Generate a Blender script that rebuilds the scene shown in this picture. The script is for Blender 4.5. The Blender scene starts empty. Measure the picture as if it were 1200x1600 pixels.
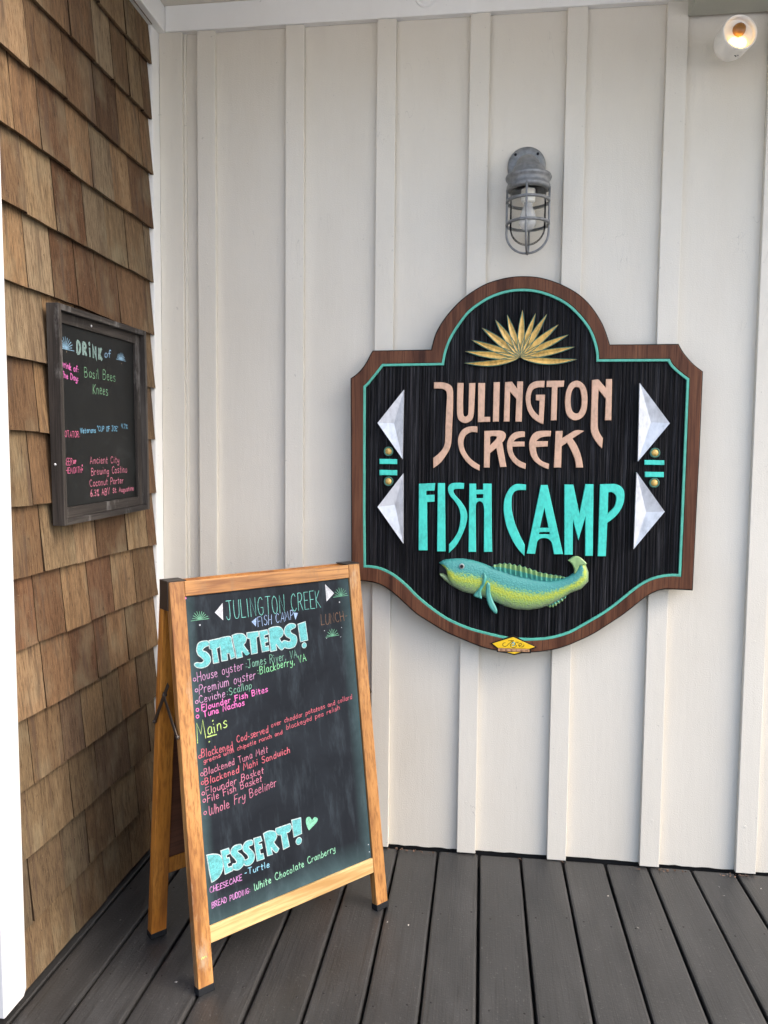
import bpy, bmesh, math, random
from mathutils import Vector, Matrix
from mathutils.geometry import tessellate_polygon

random.seed(11)
S = bpy.context.scene
COL = S.collection

# ------------------------------------------------------------------ camera
CAM = Vector((1.1353, -2.6027, 1.3522))
CR = Vector((0.9918, 0.1275, 0.0098)).normalized()
CF = Vector((-0.1266, 0.9897, -0.067)).normalized()
CU = CR.cross(CF).normalized(); CR = CF.cross(CU).normalized()
FPX = 1202.2
cam = bpy.data.cameras.new('camera'); co = bpy.data.objects.new('camera', cam); COL.objects.link(co)
M = Matrix((CR, CU, -CF)).transposed().to_4x4(); M.translation = CAM
co.matrix_world = M
cam.sensor_fit = 'VERTICAL'; cam.sensor_height = 24.0; cam.lens = 24.0 * FPX / 1600.0
cam.clip_start = 0.05; cam.clip_end = 500
S.camera = co

# ------------------------------------------------------------------ world, sun, exposure
SUN_EL, SUN_AZ = 48.0, 100.0  # azimuth clockwise from +y
w = bpy.data.worlds.new('World'); S.world = w; w.use_nodes = True
nt = w.node_tree; bg = nt.nodes['Background']
sky = nt.nodes.new('ShaderNodeTexSky'); sky.sky_type = 'NISHITA'; sky.sun_disc = False
sky.sun_elevation = math.radians(SUN_EL); sky.sun_rotation = math.radians(SUN_AZ)
sky.air_density = 1.0; sky.dust_density = 5.0; sky.ozone_density = 1.0
nt.links.new(sky.outputs[0], bg.inputs[0]); bg.inputs[1].default_value = 0.15
sl = bpy.data.lights.new('sun', 'SUN'); sl.energy = 0.6; sl.angle = math.radians(50); sl.color = (1, .94, .86)
so = bpy.data.objects.new('sun', sl); COL.objects.link(so)
e_, a_ = math.radians(SUN_EL), math.radians(SUN_AZ)
sd = Vector((math.sin(a_) * math.cos(e_), math.cos(a_) * math.cos(e_), math.sin(e_)))
so.rotation_euler = sd.to_track_quat('Z', 'Y').to_euler()
S.view_settings.view_transform = 'Standard'
try: S.view_settings.look = 'None'
except Exception: pass
S.view_settings.gamma = 1; S.view_settings.use_curve_mapping = False
S.view_settings.exposure = 1.9
S.render.engine = 'CYCLES'
S.cycles.max_bounces = 8; S.cycles.diffuse_bounces = 5; S.cycles.transmission_bounces = 8
S.cycles.caustics_reflective = False; S.cycles.caustics_refractive = False
S.cycles.sample_clamp_indirect = 6

# ------------------------------------------------------------------ helpers
def ray(px, py):
    return CF + CR * ((px - 600) / FPX) - CU * ((py - 800) / FPX)
def on_plane(px, py, ax, val):
    """measured point of the photograph on the plane axis=val (metres)"""
    d = ray(px, py); t = (val - CAM[ax]) / d[ax]; return CAM + d * t

def tag(o, label=None, cat=None, group=None, kind=None):
    if label: o['label'] = label
    if cat: o['category'] = cat
    if group: o['group'] = group
    if kind: o['kind'] = kind
    return o
def thing(name, loc=(0, 0, 0), rz=0, **k):
    o = bpy.data.objects.new(name, None); COL.objects.link(o)
    o.location = loc; o.rotation_euler = (0, 0, rz); o.empty_display_size = .1
    return tag(o, **k)
def link_mesh(name, me, parent=None, **k):
    o = bpy.data.objects.new(name, me); COL.objects.link(o)
    if parent is not None: o.parent = parent
    return tag(o, **k)
def from_bm(name, bm, mats, parent=None, smooth=False, local=True, **k):
    """bm is in world space; thing-level empties only carry a location -> shift"""
    if parent is not None and local:
        q = parent; off = Vector((0, 0, 0))
        while q is not None: off += q.location; q = q.parent
        bmesh.ops.translate(bm, verts=bm.verts, vec=-off)
    bmesh.ops.recalc_face_normals(bm, faces=bm.faces)
    me = bpy.data.meshes.new(name); bm.to_mesh(me); bm.free()
    for m in (mats if isinstance(mats, (list, tuple)) else [mats]): me.materials.append(m)
    if smooth:
        for p in me.polygons: p.use_smooth = True
    return link_mesh(name, me, parent, **k)
def add_box(bm, lo, hi, bev=0, seg=1, mi=0):
    lo, hi = Vector(lo), Vector(hi)
    r = bmesh.ops.create_cube(bm, size=1)
    vs = r['verts']
    for v in vs:
        v.co = Vector([(lo[i] + hi[i]) / 2 + v.co[i] * (hi[i] - lo[i]) for i in range(3)])
    fs = set(f for v in vs for f in v.link_faces)
    for f in fs: f.material_index = mi
    if bev:
        es = list(set(e for v in vs for e in v.link_edges))
        r = bmesh.ops.bevel(bm, geom=es, offset=bev, segments=seg, affect='EDGES', profile=.6)
        for f in r['faces']: f.material_index = mi
        vs = list(set(v for f in r['faces'] for v in f.verts))
    return vs
def box(name, lo, hi, mat, parent=None, bev=0, seg=1, **k):
    bm = bmesh.new(); add_box(bm, lo, hi, bev, seg)
    return from_bm(name, bm, mat, parent, **k)
def add_tube(bm, pts, r, n=8, cap=True):
    pts = [Vector(p) for p in pts]; rings = []
    prev = None
    for i, p in enumerate(pts):
        t = (pts[min(i + 1, len(pts) - 1)] - pts[max(i - 1, 0)]).normalized()
        if prev is None:
            a = t.orthogonal().normalized()
        else:
            a = (prev - t * prev.dot(t)).normalized()
        prev = a; b = t.cross(a)
        rr = r[i] if isinstance(r, (list, tuple)) else r
        rings.append([bm.verts.new(p + (a * math.cos(2 * math.pi * k / n) + b * math.sin(2 * math.pi * k / n)) * rr) for k in range(n)])
    for A, B in zip(rings, rings[1:]):
        for k in range(n): bm.faces.new((A[k], A[(k + 1) % n], B[(k + 1) % n], B[k]))
    if cap: bm.faces.new(rings[0]); bm.faces.new(rings[-1])
def add_lathe(bm, prof, mat4=Matrix.Identity(4), n=32, close=False, mi=0):
    """prof: list of (r, z)"""
    rings = []
    for r, z in prof:
        if r < 1e-6: rings.append([bm.verts.new(mat4 @ Vector((0, 0, z)))])
        else: rings.append([bm.verts.new(mat4 @ Vector((r * math.cos(2 * math.pi * k / n), r * math.sin(2 * math.pi * k / n), z))) for k in range(n)])
    for A, B in zip(rings, rings[1:]):
        for k in range(n):
            k2 = (k + 1) % n
            if len(A) == 1 and len(B) == 1: continue
            if len(A) == 1: f = bm.faces.new((A[0], B[k], B[k2]))
            elif len(B) == 1: f = bm.faces.new((A[k], A[k2], B[0]))
            else: f = bm.faces.new((A[k], A[k2], B[k2], B[k]))
            f.material_index = mi; f.smooth = True
def catmull(pts, closed, res=6):
    """pts: list of (x, y, smooth). corners break tangents"""
    n = len(pts); out = []
    rng = range(n) if closed else range(n - 1)
    for i in rng:
        p1, p2 = pts[i], pts[(i + 1) % n]
        out.append((p1[0], p1[1]))
        if not (p1[2] or p2[2]): continue
        p0 = pts[(i - 1) % n] if (p1[2] and (closed or i > 0)) else None
        p3 = pts[(i + 2) % n] if (p2[2] and (closed or i + 2 < n)) else None
        d = math.hypot(p2[0] - p1[0], p2[1] - p1[1])
        def tan(a, b): return ((b[0] - a[0]) * .5, (b[1] - a[1]) * .5)
        def lim(t):
            l = math.hypot(*t)
            return t if l < d or l == 0 else (t[0] * d / l, t[1] * d / l)
        m2 = lim(tan(p1, p3)) if p3 else None
        m1 = lim(tan(p0, p2)) if p0 else None
        if m1 is None and m2 is None: continue
        if m1 is None: m1 = (1.5 * (p2[0] - p1[0]) - .5 * m2[0], 1.5 * (p2[1] - p1[1]) - .5 * m2[1])
        if m2 is None: m2 = (1.5 * (p2[0] - p1[0]) - .5 * m1[0], 1.5 * (p2[1] - p1[1]) - .5 * m1[1])
        for k in range(1, res):
            t = k / res; t2, t3 = t * t, t * t * t
            h = (2 * t3 - 3 * t2 + 1, t3 - 2 * t2 + t, -2 * t3 + 3 * t2, t3 - t2)
            out.append(tuple(h[0] * p1[c] + h[1] * m1[c] + h[2] * p2[c] + h[3] * m2[c] for c in (0, 1)))
    if not closed: out.append((pts[-1][0], pts[-1][1]))
    return out
def parse(s):
    r = []
    for t in s.split():
        sm = t[0] == 's'
        x, y = (t[1:] if sm else t).split(',')
        r.append((float(x), float(y), sm))
    return r
def outline(s, ox=0, oy=0, sc=1, res=6):
    return [(ox + x * sc, oy + y * sc) for x, y in catmull(parse(s), True, res)]
def area(p):
    return sum(p[i][0] * p[(i + 1) % len(p)][1] - p[(i + 1) % len(p)][0] * p[i][1] for i in range(len(p))) / 2
def inset_poly(p, d):
    """move each vertex of a closed polygon inwards by d"""
    n = len(p); sgn = 1 if area(p) > 0 else -1; out = []
    for i in range(n):
        a, b, c = p[i - 1], p[i], p[(i + 1) % n]
        u = Vector((b[0] - a[0], b[1] - a[1])); v = Vector((c[0] - b[0], c[1] - b[1]))
        if u.length < 1e-9 or v.length < 1e-9: out.append(b); continue
        u.normalize(); v.normalize()
        nu, nv = Vector((-u.y, u.x)), Vector((-v.y, v.x))
        m = nu + nv
        if m.length < .3: m = nu
        m.normalize(); k = d / max(.45, m.dot(nu))
        out.append((b[0] + m.x * k * sgn, b[1] + m.y * k * sgn))
    return out
def add_plate(bm, loops, f, back, front, bev=0, side_mi=0, face_mi=0, mi=None):
    """solid plate: loops[0] outer, rest holes (2D); f(x, y, depth)->Vector; front face inset by bev"""
    faces_in = []
    for li, lp in enumerate(loops):
        d = bev * (1 if li == 0 else -1)
        A = [bm.verts.new(f(x, y, back)) for x, y in lp]
        B = [bm.verts.new(f(x, y, front - (front - back) * 0 - math.copysign(bev, front - back) * .8)) for x, y in lp] if bev else None
        ins = inset_poly(lp, d) if bev else lp
        Cc = [bm.verts.new(f(x, y, front)) for x, y in ins]
        n = len(lp)
        rows = [A, B, Cc] if bev else [A, Cc]
        for P, Q in zip(rows, rows[1:]):
            for i in range(n):
                fc = bm.faces.new((P[i], P[(i + 1) % n], Q[(i + 1) % n], Q[i])); fc.material_index = side_mi
        faces_in.append((ins, Cc))
    flat = [v for _, c in faces_in for v in c]
    tris = tessellate_polygon([[Vector((x, y, 0)) for x, y in ins] for ins, _ in faces_in])
    for t in tris:
        try:
            fc = bm.faces.new([flat[i] for i in t]); fc.material_index = face_mi
        except ValueError: pass

# ------------------------------------------------------------------ materials
def mat(name, col, rough=.5, metal=0, spec=.5):
    m = bpy.data.materials.new(name); m.use_nodes = True
    b = m.node_tree.nodes['Principled BSDF']
    b.inputs['Base Color'].default_value = (*col, 1); b.inputs['Roughness'].default_value = rough
    b.inputs['Metallic'].default_value = metal; b.inputs['Specular IOR Level'].default_value = spec
    return m, m.node_tree, b
def N(nt, t, **k):
    n = nt.nodes.new(t)
    for a, v in k.items():
        if a in n.inputs.keys() if hasattr(n.inputs, 'keys') else False: n.inputs[a].default_value = v
        else: setattr(n, a, v)
    return n
def coords(nt, scale=(1, 1, 1), kind='Object', rnd=True, rot=(0, 0, 0)):
    tc = nt.nodes.new('ShaderNodeTexCoord'); mp = nt.nodes.new('ShaderNodeMapping')
    mp.inputs['Scale'].default_value = scale; mp.inputs['Rotation'].default_value = rot
    nt.links.new(tc.outputs[kind], mp.inputs['Vector'])
    if rnd:
        oi = nt.nodes.new('ShaderNodeObjectInfo')
        mu = nt.nodes.new('ShaderNodeMath'); mu.operation = 'MULTIPLY'; mu.inputs[1].default_value = 37.0
        nt.links.new(oi.outputs['Random'], mu.inputs[0])
        cb = nt.nodes.new('ShaderNodeCombineXYZ')
        for i in range(3): nt.links.new(mu.outputs[0], cb.inputs[i])
        nt.links.new(cb.outputs[0], mp.inputs['Location'])
    return mp.outputs[0]
def noise(nt, vec, scale=5, detail=4, rough=.55, dist=0):
    n = nt.nodes.new('ShaderNodeTexNoise')
    n.inputs['Scale'].default_value = scale; n.inputs['Detail'].default_value = detail
    n.inputs['Roughness'].default_value = rough; n.inputs['Distortion'].default_value = dist
    nt.links.new(vec, n.inputs['Vector']); return n.outputs['Fac']
def ramp(nt, fac, stops):
    r = nt.nodes.new('ShaderNodeValToRGB'); e = r.color_ramp.elements
    while len(e) > 1: e.remove(e[-1])
    for i, (p, c) in enumerate(stops):
        if i == 0: e[0].position = p; x = e[0]
        else: x = e.new(p)
        x.color = (*c, 1) if len(c) == 3 else c
    nt.links.new(fac, r.inputs['Fac']); return r.outputs['Color']
def g(v): return (v, v, v)
def mix(nt, a, b, fac, mode='MIX'):
    m = nt.nodes.new('ShaderNodeMix'); m.data_type = 'RGBA'; m.blend_type = mode
    for s, v in (('A', a), ('B', b), ('Factor', fac)):
        i = [q for q in m.inputs if q.name == s and q.enabled and (s == 'Factor' and q.type == 'VALUE' or q.type == 'RGBA')][0]
        if hasattr(v, 'is_output') or isinstance(v, bpy.types.NodeSocket): nt.links.new(v, i)
        else: i.default_value = v if s == 'Factor' else (*v, 1)
    return [o for o in m.outputs if o.type == 'RGBA'][0]
def bump(nt, b, h, strength=.3, dist=.01, prev=None):
    n = nt.nodes.new('ShaderNodeBump'); n.inputs['Strength'].default_value = strength
    n.inputs['Distance'].default_value = dist
    nt.links.new(h, n.inputs['Height'])
    if prev: nt.links.new(prev, n.inputs['Normal'])
    nt.links.new(n.outputs[0], b.inputs['Normal']); return n.outputs[0]
def L(nt, a, b): nt.links.new(a, b)

def paint(name, col, rough=.55, dirt=.12, bumpy=.25, stain=(.45, .40, .34)):
    m, nt, b = mat(name, col, rough, spec=.35)
    v = coords(nt, rnd=False)
    n1 = noise(nt, coords(nt, (2.2, 2.2, .9), rnd=False), 1.6, 5, .6)
    n2 = noise(nt, v, 260, 2, .5)
    n3 = noise(nt, coords(nt, (14, 14, 2.2), rnd=False), 4, 4, .6)
    c = mix(nt, col, tuple(x * y for x, y in zip(col, (.945, .935, .92))), ramp(nt, n1, [(.42, g(0)), (.72, g(1))]))
    c = mix(nt, c, stain, ramp(nt, n3, [(.60, g(0)), (.80, g(dirt))]))
    fl = noise(nt, coords(nt, (1, 1, 1), rnd=False), 70, 2, .5)
    c = mix(nt, c, tuple(x * .55 for x in col), ramp(nt, fl, [(.745, g(0)), (.765, g(.45))]))
    sc = noise(nt, coords(nt, (7, 7, 1.6), rnd=False), 2.2, 3, .5, 1.2)
    mk = noise(nt, coords(nt, rnd=False), 2.7, 2, .5)
    line_ = ramp(nt, sc, [(.497, g(0)), (.4995, g(.55)), (.502, g(0))])
    mm = nt.nodes.new('ShaderNodeMath'); mm.operation = 'MULTIPLY'
    L(nt, line_, mm.inputs[0]); L(nt, ramp(nt, mk, [(.60, g(0)), (.66, g(1))]), mm.inputs[1])
    c = mix(nt, c, (.22, .20, .18), mm.outputs[0])
    L(nt, c, b.inputs['Base Color'])
    h = mix(nt, n2, n3, .5)
    bump(nt, b, h, bumpy, .003)
    return m
WALL = paint('wall_paint', (.655, .612, .528), dirt=.12, bumpy=.5)
BATTEN = paint('batten_paint', (.665, .625, .542), dirt=.12, bumpy=.45)
WHITE = paint('white_trim_paint', (.84, .84, .81), .45, .06)
GREY_SOFFIT = paint('soffit_paint', (.42, .42, .355))
CEIL = paint('ceiling_paint', (.70, .66, .57))

def wood(name, dark, mid, light, axis='Z', fine=1.0, rough=.5, bumpy=.4, spec=.4, wear=None, scale=1.0):
    m, nt, b = mat(name, mid, rough, spec=spec)
    s = [150 * fine * scale] * 3; s['XYZ'.index(axis)] = 4.5 * scale
    v = coords(nt, s)
    s2 = [12 * scale] * 3; s2['XYZ'.index(axis)] = .9 * scale
    v2 = coords(nt, s2)
    big = noise(nt, v2, 1.6, 4, .6, .6)
    fin = noise(nt, v, 1.2, 5, .65)
    c = ramp(nt, big, [(.3, dark), (.5, mid), (.72, light)])
    c = mix(nt, c, dark, ramp(nt, fin, [(.48, g(0)), (.60, g(.62)), (.7, g(.8))]))
    if wear:
        c = mix(nt, c, wear, ramp(nt, noise(nt, coords(nt, (9, 9, 3)), 1.4, 6, .7), [(.56, g(0)), (.68, g(.7))]))
    L(nt, c, b.inputs['Base Color'])
    bump(nt, b, fin, bumpy, .002)
    return m

# cedar shingles: base tone per shingle from object colour
def shingle_mat():
    m, nt, b = mat('cedar_shingle', (.25, .16, .1), .85, spec=.2)
    oi = nt.nodes.new('ShaderNodeObjectInfo')
    fin = noise(nt, coords(nt, (210, 210, 5.0)), 1.3, 6, .75)
    med = noise(nt, coords(nt, (26, 26, 1.3)), 1.2, 4, .6, .4)
    patch = noise(nt, coords(nt, (7, 7, 5)), 1.3, 4, .6)
    spk = noise(nt, coords(nt, (1, 1, 1)), 190, 3, .6)
    c = oi.outputs['Color']
    c = mix(nt, c, ramp(nt, med, [(.22, (.45, .36, .30)), (.5, (.92, .89, .86)), (.75, (1.12, 1.09, 1.04))]), .8, 'MULTIPLY')
    c = mix(nt, c, ramp(nt, fin, [(.38, (.38, .34, .31)), (.52, (.98, .98, .98)), (.70, (1.32, 1.29, 1.24))]), .85, 'MULTIPLY')
    c = mix(nt, c, (.21, .18, .115), ramp(nt, patch, [(.5, g(0)), (.76, g(.5))]))
    c = mix(nt, c, (.07, .045, .03), ramp(nt, noise(nt, coords(nt, (34, 34, 2.4)), 1.1, 3, .5), [(.56, g(0)), (.70, g(.8))]))
    crk = noise(nt, coords(nt, (38, 38, .9)), 1.2, 2, .4)
    c = mix(nt, c, (.035, .022, .014), ramp(nt, crk, [(.612, g(0)), (.618, g(.85)), (.626, g(0))]))
    c = mix(nt, c, (.30, .255, .18), ramp(nt, spk, [(.66, g(0)), (.76, g(.5))]))
    L(nt, c, b.inputs['Base Color'])
    bump(nt, b, fin, .5, .003)
    return m
SHINGLE = shingle_mat()
SHEDGE, _, _ = mat('shaded_shingle_edge', (.035, .022, .014), .9, spec=.1)  # near-black side faces paint the joint shade between shingles

def deck_mat():
    m, nt, b = mat('deck_paint', (.066, .061, .057), .38, spec=.6)
    fin = noise(nt, coords(nt, (120, 3.0, 120)), 1.3, 4, .6, .9)
    blot = noise(nt, coords(nt, (6, 2, 6)), 1.5, 5, .65)
    spk = noise(nt, coords(nt, (1, 1, 1)), 150, 2, .6)
    c = ramp(nt, blot, [(.3, (.019, .0189, .019)), (.55, (.029, .0288, .0287)), (.8, (.046, .0456, .0454))])
    c = mix(nt, c, (.13, .128, .122), ramp(nt, spk, [(.66, g(0)), (.74, g(.6))]))
    c = mix(nt, c, (.014, .013, .012), ramp(nt, fin, [(.52, g(0)), (.66, g(.5))]))
    c = mix(nt, c, (.24, .235, .22), ramp(nt, noise(nt, coords(nt, (1, .6, 1)), 42, 5, .8), [(.70, g(0)), (.74, g(.5))]))
    L(nt, c, b.inputs['Base Color'])
    L(nt, ramp(nt, blot, [(.3, g(.33)), (.8, g(.50))]), b.inputs['Roughness'])
    bump(nt, b, mix(nt, fin, spk, .30), .5, .003)
    return m
DECK = deck_mat()
NAILM, _, _ = mat('sunken_nail_paint', (.014, .013, .013), .6)
BLACKGAP, _, _ = mat('dark_underdeck', (.012, .011, .01), .9)

OAKV = wood('golden_oak_upright', (.15, .055, .014), (.37, .175, .052), (.48, .25, .09), 'Z', wear=(.36, .28, .19))
OAKH = wood('golden_oak_rail', (.14, .05, .013), (.38, .18, .055), (.47, .24, .085), 'X', wear=(.20, .11, .05))
OAKR = wood('amber_oak_rear', (.20, .065, .009), (.42, .155, .020), (.50, .205, .036), 'Z')
PINE = wood('pale_pine_rail', (.33, .19, .065), (.58, .41, .19), (.66, .50, .27), 'X', fine=.5)
PANELBACK = wood('brown_hardboard', (.06, .022, .010), (.10, .036, .018), (.12, .045, .022), 'X')
GREYW = wood('weathered_grey_wood', (.009, .007, .006), (.034, .028, .024), (.078, .069, .061), 'Z', rough=.8, bumpy=.7, wear=(.16, .155, .15))
GREYWH = wood('weathered_grey_rail', (.009, .007, .006), (.034, .028, .024), (.078, .069, .061), 'Y', rough=.8, bumpy=.7, wear=(.16, .155, .15))
SIGNW = wood('stained_sign_wood', (.040, .014, .008), (.120, .047, .024), (.175, .075, .038), 'Z', rough=.55, bumpy=.3, spec=.18, wear=(.10, .04, .02))
RUBBER, _, _ = mat('black_rubber', (.008, .009, .011), .6, spec=.2)
BLACKEDGE, _, _ = mat('black_edge_paint', (.006, .006, .006), .6, spec=.2)
STEEL, _, _ = mat('dark_steel', (.050, .040, .034), .45, .6)

def carved():
    m, nt, b = mat('sandblasted_black', (.02, .02, .022), .5, spec=.10)
    f = noise(nt, coords(nt, (125, 125, 1.8), rnd=False), 1.6, 5, .7)
    k = noise(nt, coords(nt, (60, 60, 1.6), rnd=False), 1.4, 4, .6)
    c = ramp(nt, f, [(.42, (.002, .002, .0025)), (.55, (.009, .009, .011)), (.72, (.060, .060, .066))])
    c = mix(nt, c, (.030, .026, .028), ramp(nt, k, [(.55, g(0)), (.75, g(.5))]))
    L(nt, c, b.inputs['Base Color'])
    bump(nt, b, f, .9, .004); return m
CARVED = carved()
def flatpaint(name, col, rough=.5, var=.75, sc=120, bumpy=.25, metal=0):
    m, nt, b = mat(name, col, rough, metal)
    f = noise(nt, coords(nt, (1, 1, .5)), sc, 4, .6)
    k = noise(nt, coords(nt), 14, 4, .6)
    c = ramp(nt, f, [(.35, tuple(x * var for x in col)), (.6, col)])
    c = mix(nt, c, tuple(min(1, x * 1.15) for x in col), ramp(nt, k, [(.4, g(0)), (.7, g(.7))]))
    L(nt, c, b.inputs['Base Color']); bump(nt, b, f, bumpy, .001); return m
TEAL = flatpaint('teal_line_paint', (.085, .42, .31))
TURQ = flatpaint('turquoise_letter_paint', (.055, .62, .50))
PEACH = flatpaint('peach_letter_paint', (.62, .385, .26))
SILVER = flatpaint('silver_leaf', (.62, .63, .65), .38, .7, 60, .5, .35)
GOLD = flatpaint('gold_leaf', (.72, .46, .13), .40, .45, 90, .5, .1)
LEAFRIM = flatpaint('leaf_edge_green', (.05, .16, .11), .5, .6)
YELLOW = flatpaint('yellow_plate', (.80, .50, .01), .4, .85)
TAN = flatpaint('tan_banner', (.45, .24, .12), .5)
INK, _, _ = mat('black_ink', (.01, .01, .012), .6, spec=.2)
LTBLUE, _, _ = mat('pale_blue_ink', (.20, .50, .50), .5)
METAL = None
def cast():
    m, nt, b = mat('cast_aluminium', (.22, .225, .225), .5, .35)
    f = noise(nt, coords(nt), 60, 4, .6); L(nt, ramp(nt, f, [(.3, (.15, .154, .154)), (.7, (.26, .264, .26))]), b.inputs['Base Color'])
    bump(nt, b, noise(nt, coords(nt), 400, 2, .5), .2, .0008); return m
METAL = cast()
GLASS, nt_, b_ = mat('clear_glass', (1, 1, 1), .02)
_t = nt_.nodes.new('ShaderNodeBsdfTransparent'); _t.inputs[0].default_value = (.985, .985, .98, 1)
_g = nt_.nodes.new('ShaderNodeBsdfGlossy'); _g.inputs['Roughness'].default_value = .04; _g.inputs[0].default_value = (1, 1, 1, 1)
_l = nt_.nodes.new('ShaderNodeLayerWeight'); _l.inputs[0].default_value = .045
_m = nt_.nodes.new('ShaderNodeMixShader'); nt_.links.new(_l.outputs['Fresnel'], _m.inputs[0]); nt_.links.new(_t.outputs[0], _m.inputs[1]); nt_.links.new(_g.outputs[0], _m.inputs[2])
nt_.links.new(_m.outputs[0], nt_.nodes['Material Output'].inputs[0])
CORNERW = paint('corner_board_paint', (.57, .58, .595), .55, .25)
CERAMIC, _, _ = mat('white_ceramic', (.85, .83, .75), .3)
BULB, nt_, b_ = mat('bulb_glass', (.82, .82, .80), .12)
_t = nt_.nodes.new('ShaderNodeBsdfTransparent'); _m = nt_.nodes.new('ShaderNodeMixShader'); _m.inputs[0].default_value = .42
nt_.links.new(_t.outputs[0], _m.inputs[1]); nt_.links.new(b_.outputs[0], _m.inputs[2]); nt_.links.new(_m.outputs[0], nt_.nodes['Material Output'].inputs[0])
PLASTIC, _, _ = mat('white_plastic', (.86, .82, .74), .35)
AMBER, _, _ = mat('amber_dome', (.30, .13, .03), .25)
GLOW, nt_, b_ = mat('lit_lamp', (1, .8, .4), .4)
b_.inputs['Emission Color'].default_value = (1, .56, .12, 1); b_.inputs['Emission Strength'].default_value = 1.7
FLAT_G, _, _ = mat('outdoor_ground', (.50, .515, .53), .9)

def chalkboard():
    m, nt, b = mat('chalkboard', (.02, .023, .028), .7, spec=.12)
    a = noise(nt, coords(nt, (3, 3, 3), rnd=False), 1.6, 6, .65, .8)
    d = noise(nt, coords(nt, (22, 22, 3), rnd=False, rot=(0, .5, 0)), 1.4, 5, .7)
    c = ramp(nt, a, [(.35, (.007, .009, .0125)), (.6, (.012, .0155, .0205)), (.8, (.025, .031, .038))])
    c = mix(nt, c, (.075, .10, .12), ramp(nt, d, [(.50, g(0)), (.8, g(.34))]))
    # teal chalk smear rubbed along the edges of the board
    tc = nt.nodes.new('ShaderNodeTexCoord'); sx = nt.nodes.new('ShaderNodeSeparateXYZ'); L(nt, tc.outputs['Object'], sx.inputs[0])
    def edge(sock, a0, a1):
        mr = nt.nodes.new('ShaderNodeMapRange'); mr.inputs[1].default_value = a0; mr.inputs[2].default_value = a1; mr.clamp = True
        L(nt, sock, mr.inputs[0]); return mr.outputs[0]
    def mx(p, q, op='MAXIMUM'):
        k = nt.nodes.new('ShaderNodeMath'); k.operation = op
        for i, z in enumerate((p, q)):
            if isinstance(z, float): k.inputs[i].default_value = z
            else: L(nt, z, k.inputs[i])
        return k.outputs[0]
    e1 = mx(edge(sx.outputs[2], .225, .150), edge(sx.outputs[0], .075, .042))
    e2 = mx(e1, edge(sx.outputs[0], .535, .582))
    c = mix(nt, c, (.10, .19, .20), mx(mx(e2, mx(a, 1.1, 'MULTIPLY'), 'MULTIPLY'), .50, 'MULTIPLY'))
    L(nt, c, b.inputs['Base Color']); bump(nt, b, d, .08, .001)
    return m
CHALKB = chalkboard()
def chalkboard2():
    m, nt, b = mat('black_menu_board', (.016, .017, .018), .4, spec=.2)
    a = noise(nt, coords(nt, (5, 5, 5), rnd=False), 1.6, 6, .65, .8)
    c = ramp(nt, a, [(.35, (.004, .0045, .0045)), (.62, (.008, .009, .009)), (.8, (.022, .025, .025))])
    L(nt, c, b.inputs['Base Color']); return m
CHALKB2 = chalkboard2()
_chalk = {}
def chalk(col, strong=.85):
    key = (col, strong)
    if key in _chalk: return _chalk[key]
    m, nt, b = mat('chalk_marker', col, .8, spec=.2)
    f = noise(nt, coords(nt, rnd=False), 520, 3, .6)
    f2 = noise(nt, coords(nt, rnd=False), 90, 3, .6)
    dk = tuple(x * .45 + .01 for x in col)
    c = mix(nt, dk, col, ramp(nt, f, [(.34, g(1 - strong)), (.56, g(1))]))
    c = mix(nt, c, dk, ramp(nt, f2, [(.48, g(0)), (.68, g(.75))]))
    L(nt, c, b.inputs['Base Color']); _chalk[key] = m; return m
def srgb(r, gg, b):
    f = lambda v: ((v / 255 + .055) / 1.055) ** 2.4 if v > 10 else v / 255 / 12.92
    m = (f(r) + f(gg) + f(b)) / 3 + .08
    return tuple((f(v) * .84 + m * .16) * .66 for v in (r, gg, b))

# ------------------------------------------------------------------ setting: ground, deck
box('ground', (-60, -80, -.75), (80, 60, -.6), FLAT_G, kind='structure')
deck = thing('deck', (0, 0, 0), kind='structure')
box('joist_shadow', (-1.2, -5.0, -.30), (6.2, -.0, -.045), BLACKGAP, deck)
gaps = [1.1458 + .1405 * k for k in range(-8, 37)]
gaps = [x for x in gaps if x > .04]
GAPW = .0072
edges = [.0348] + gaps
def deck_board(x0, x1):
    bm = bmesh.new(); dz = random.uniform(-.0012, .0008)
    y1 = random.uniform(-.001, .0015) - .0155; h = .035
    # long board with eased edges, a few stations for slight unevenness
    prof = [(x0, -h), (x0, -.006), (x0 + .002, -.0018), (x0 + .007, 0), (x1 - .007, 0), (x1 - .002, -.0018), (x1, -.006), (x1, -h)]
    ys = [-5.0, -3.2, -2.3, -1.6, -1.1, -.75, -.45, -.2, y1]; rings = []
    for y in ys:
        sx = random.uniform(-.0012, .0012)
        rings.append([bm.verts.new((x + sx, y, z + dz)) for x, z in prof])
    for A, B in zip(rings, rings[1:]):
        for i in range(len(prof)): bm.faces.new((A[i], A[(i + 1) % 8], B[(i + 1) % 8], B[i]))
    bm.faces.new(rings[0]); bm.faces.new(rings[-1])
    return from_bm('deck_board', bm, DECK, deck), dz
for x0, x1 in zip(edges, edges[1:]):
    o, dz = deck_board(x0 + GAPW / 2, x1 - GAPW / 2)
    if x1 < 3.0 and x1 - x0 > .1:
        for xx in (x0 + .028, x1 - .028):
            for yy in (-.365, -.78):
                px = xx + random.uniform(-.008, .008); py = yy + random.uniform(-.022, .022)
                bm = bmesh.new()
                add_lathe(bm, [(.0, dz + .0006), (.0022, dz + .0007), (.0030, dz + .0004), (.0034, dz - .0006)], Matrix.Translation((px, py, 0)), 8)
                from_bm('nail_head', bm, NAILM, o)
box('deck_board', (-.02, -1.9, -.035), (.0348 - GAPW / 2, -.0155, -.001), DECK, deck, bev=.003)

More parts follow.
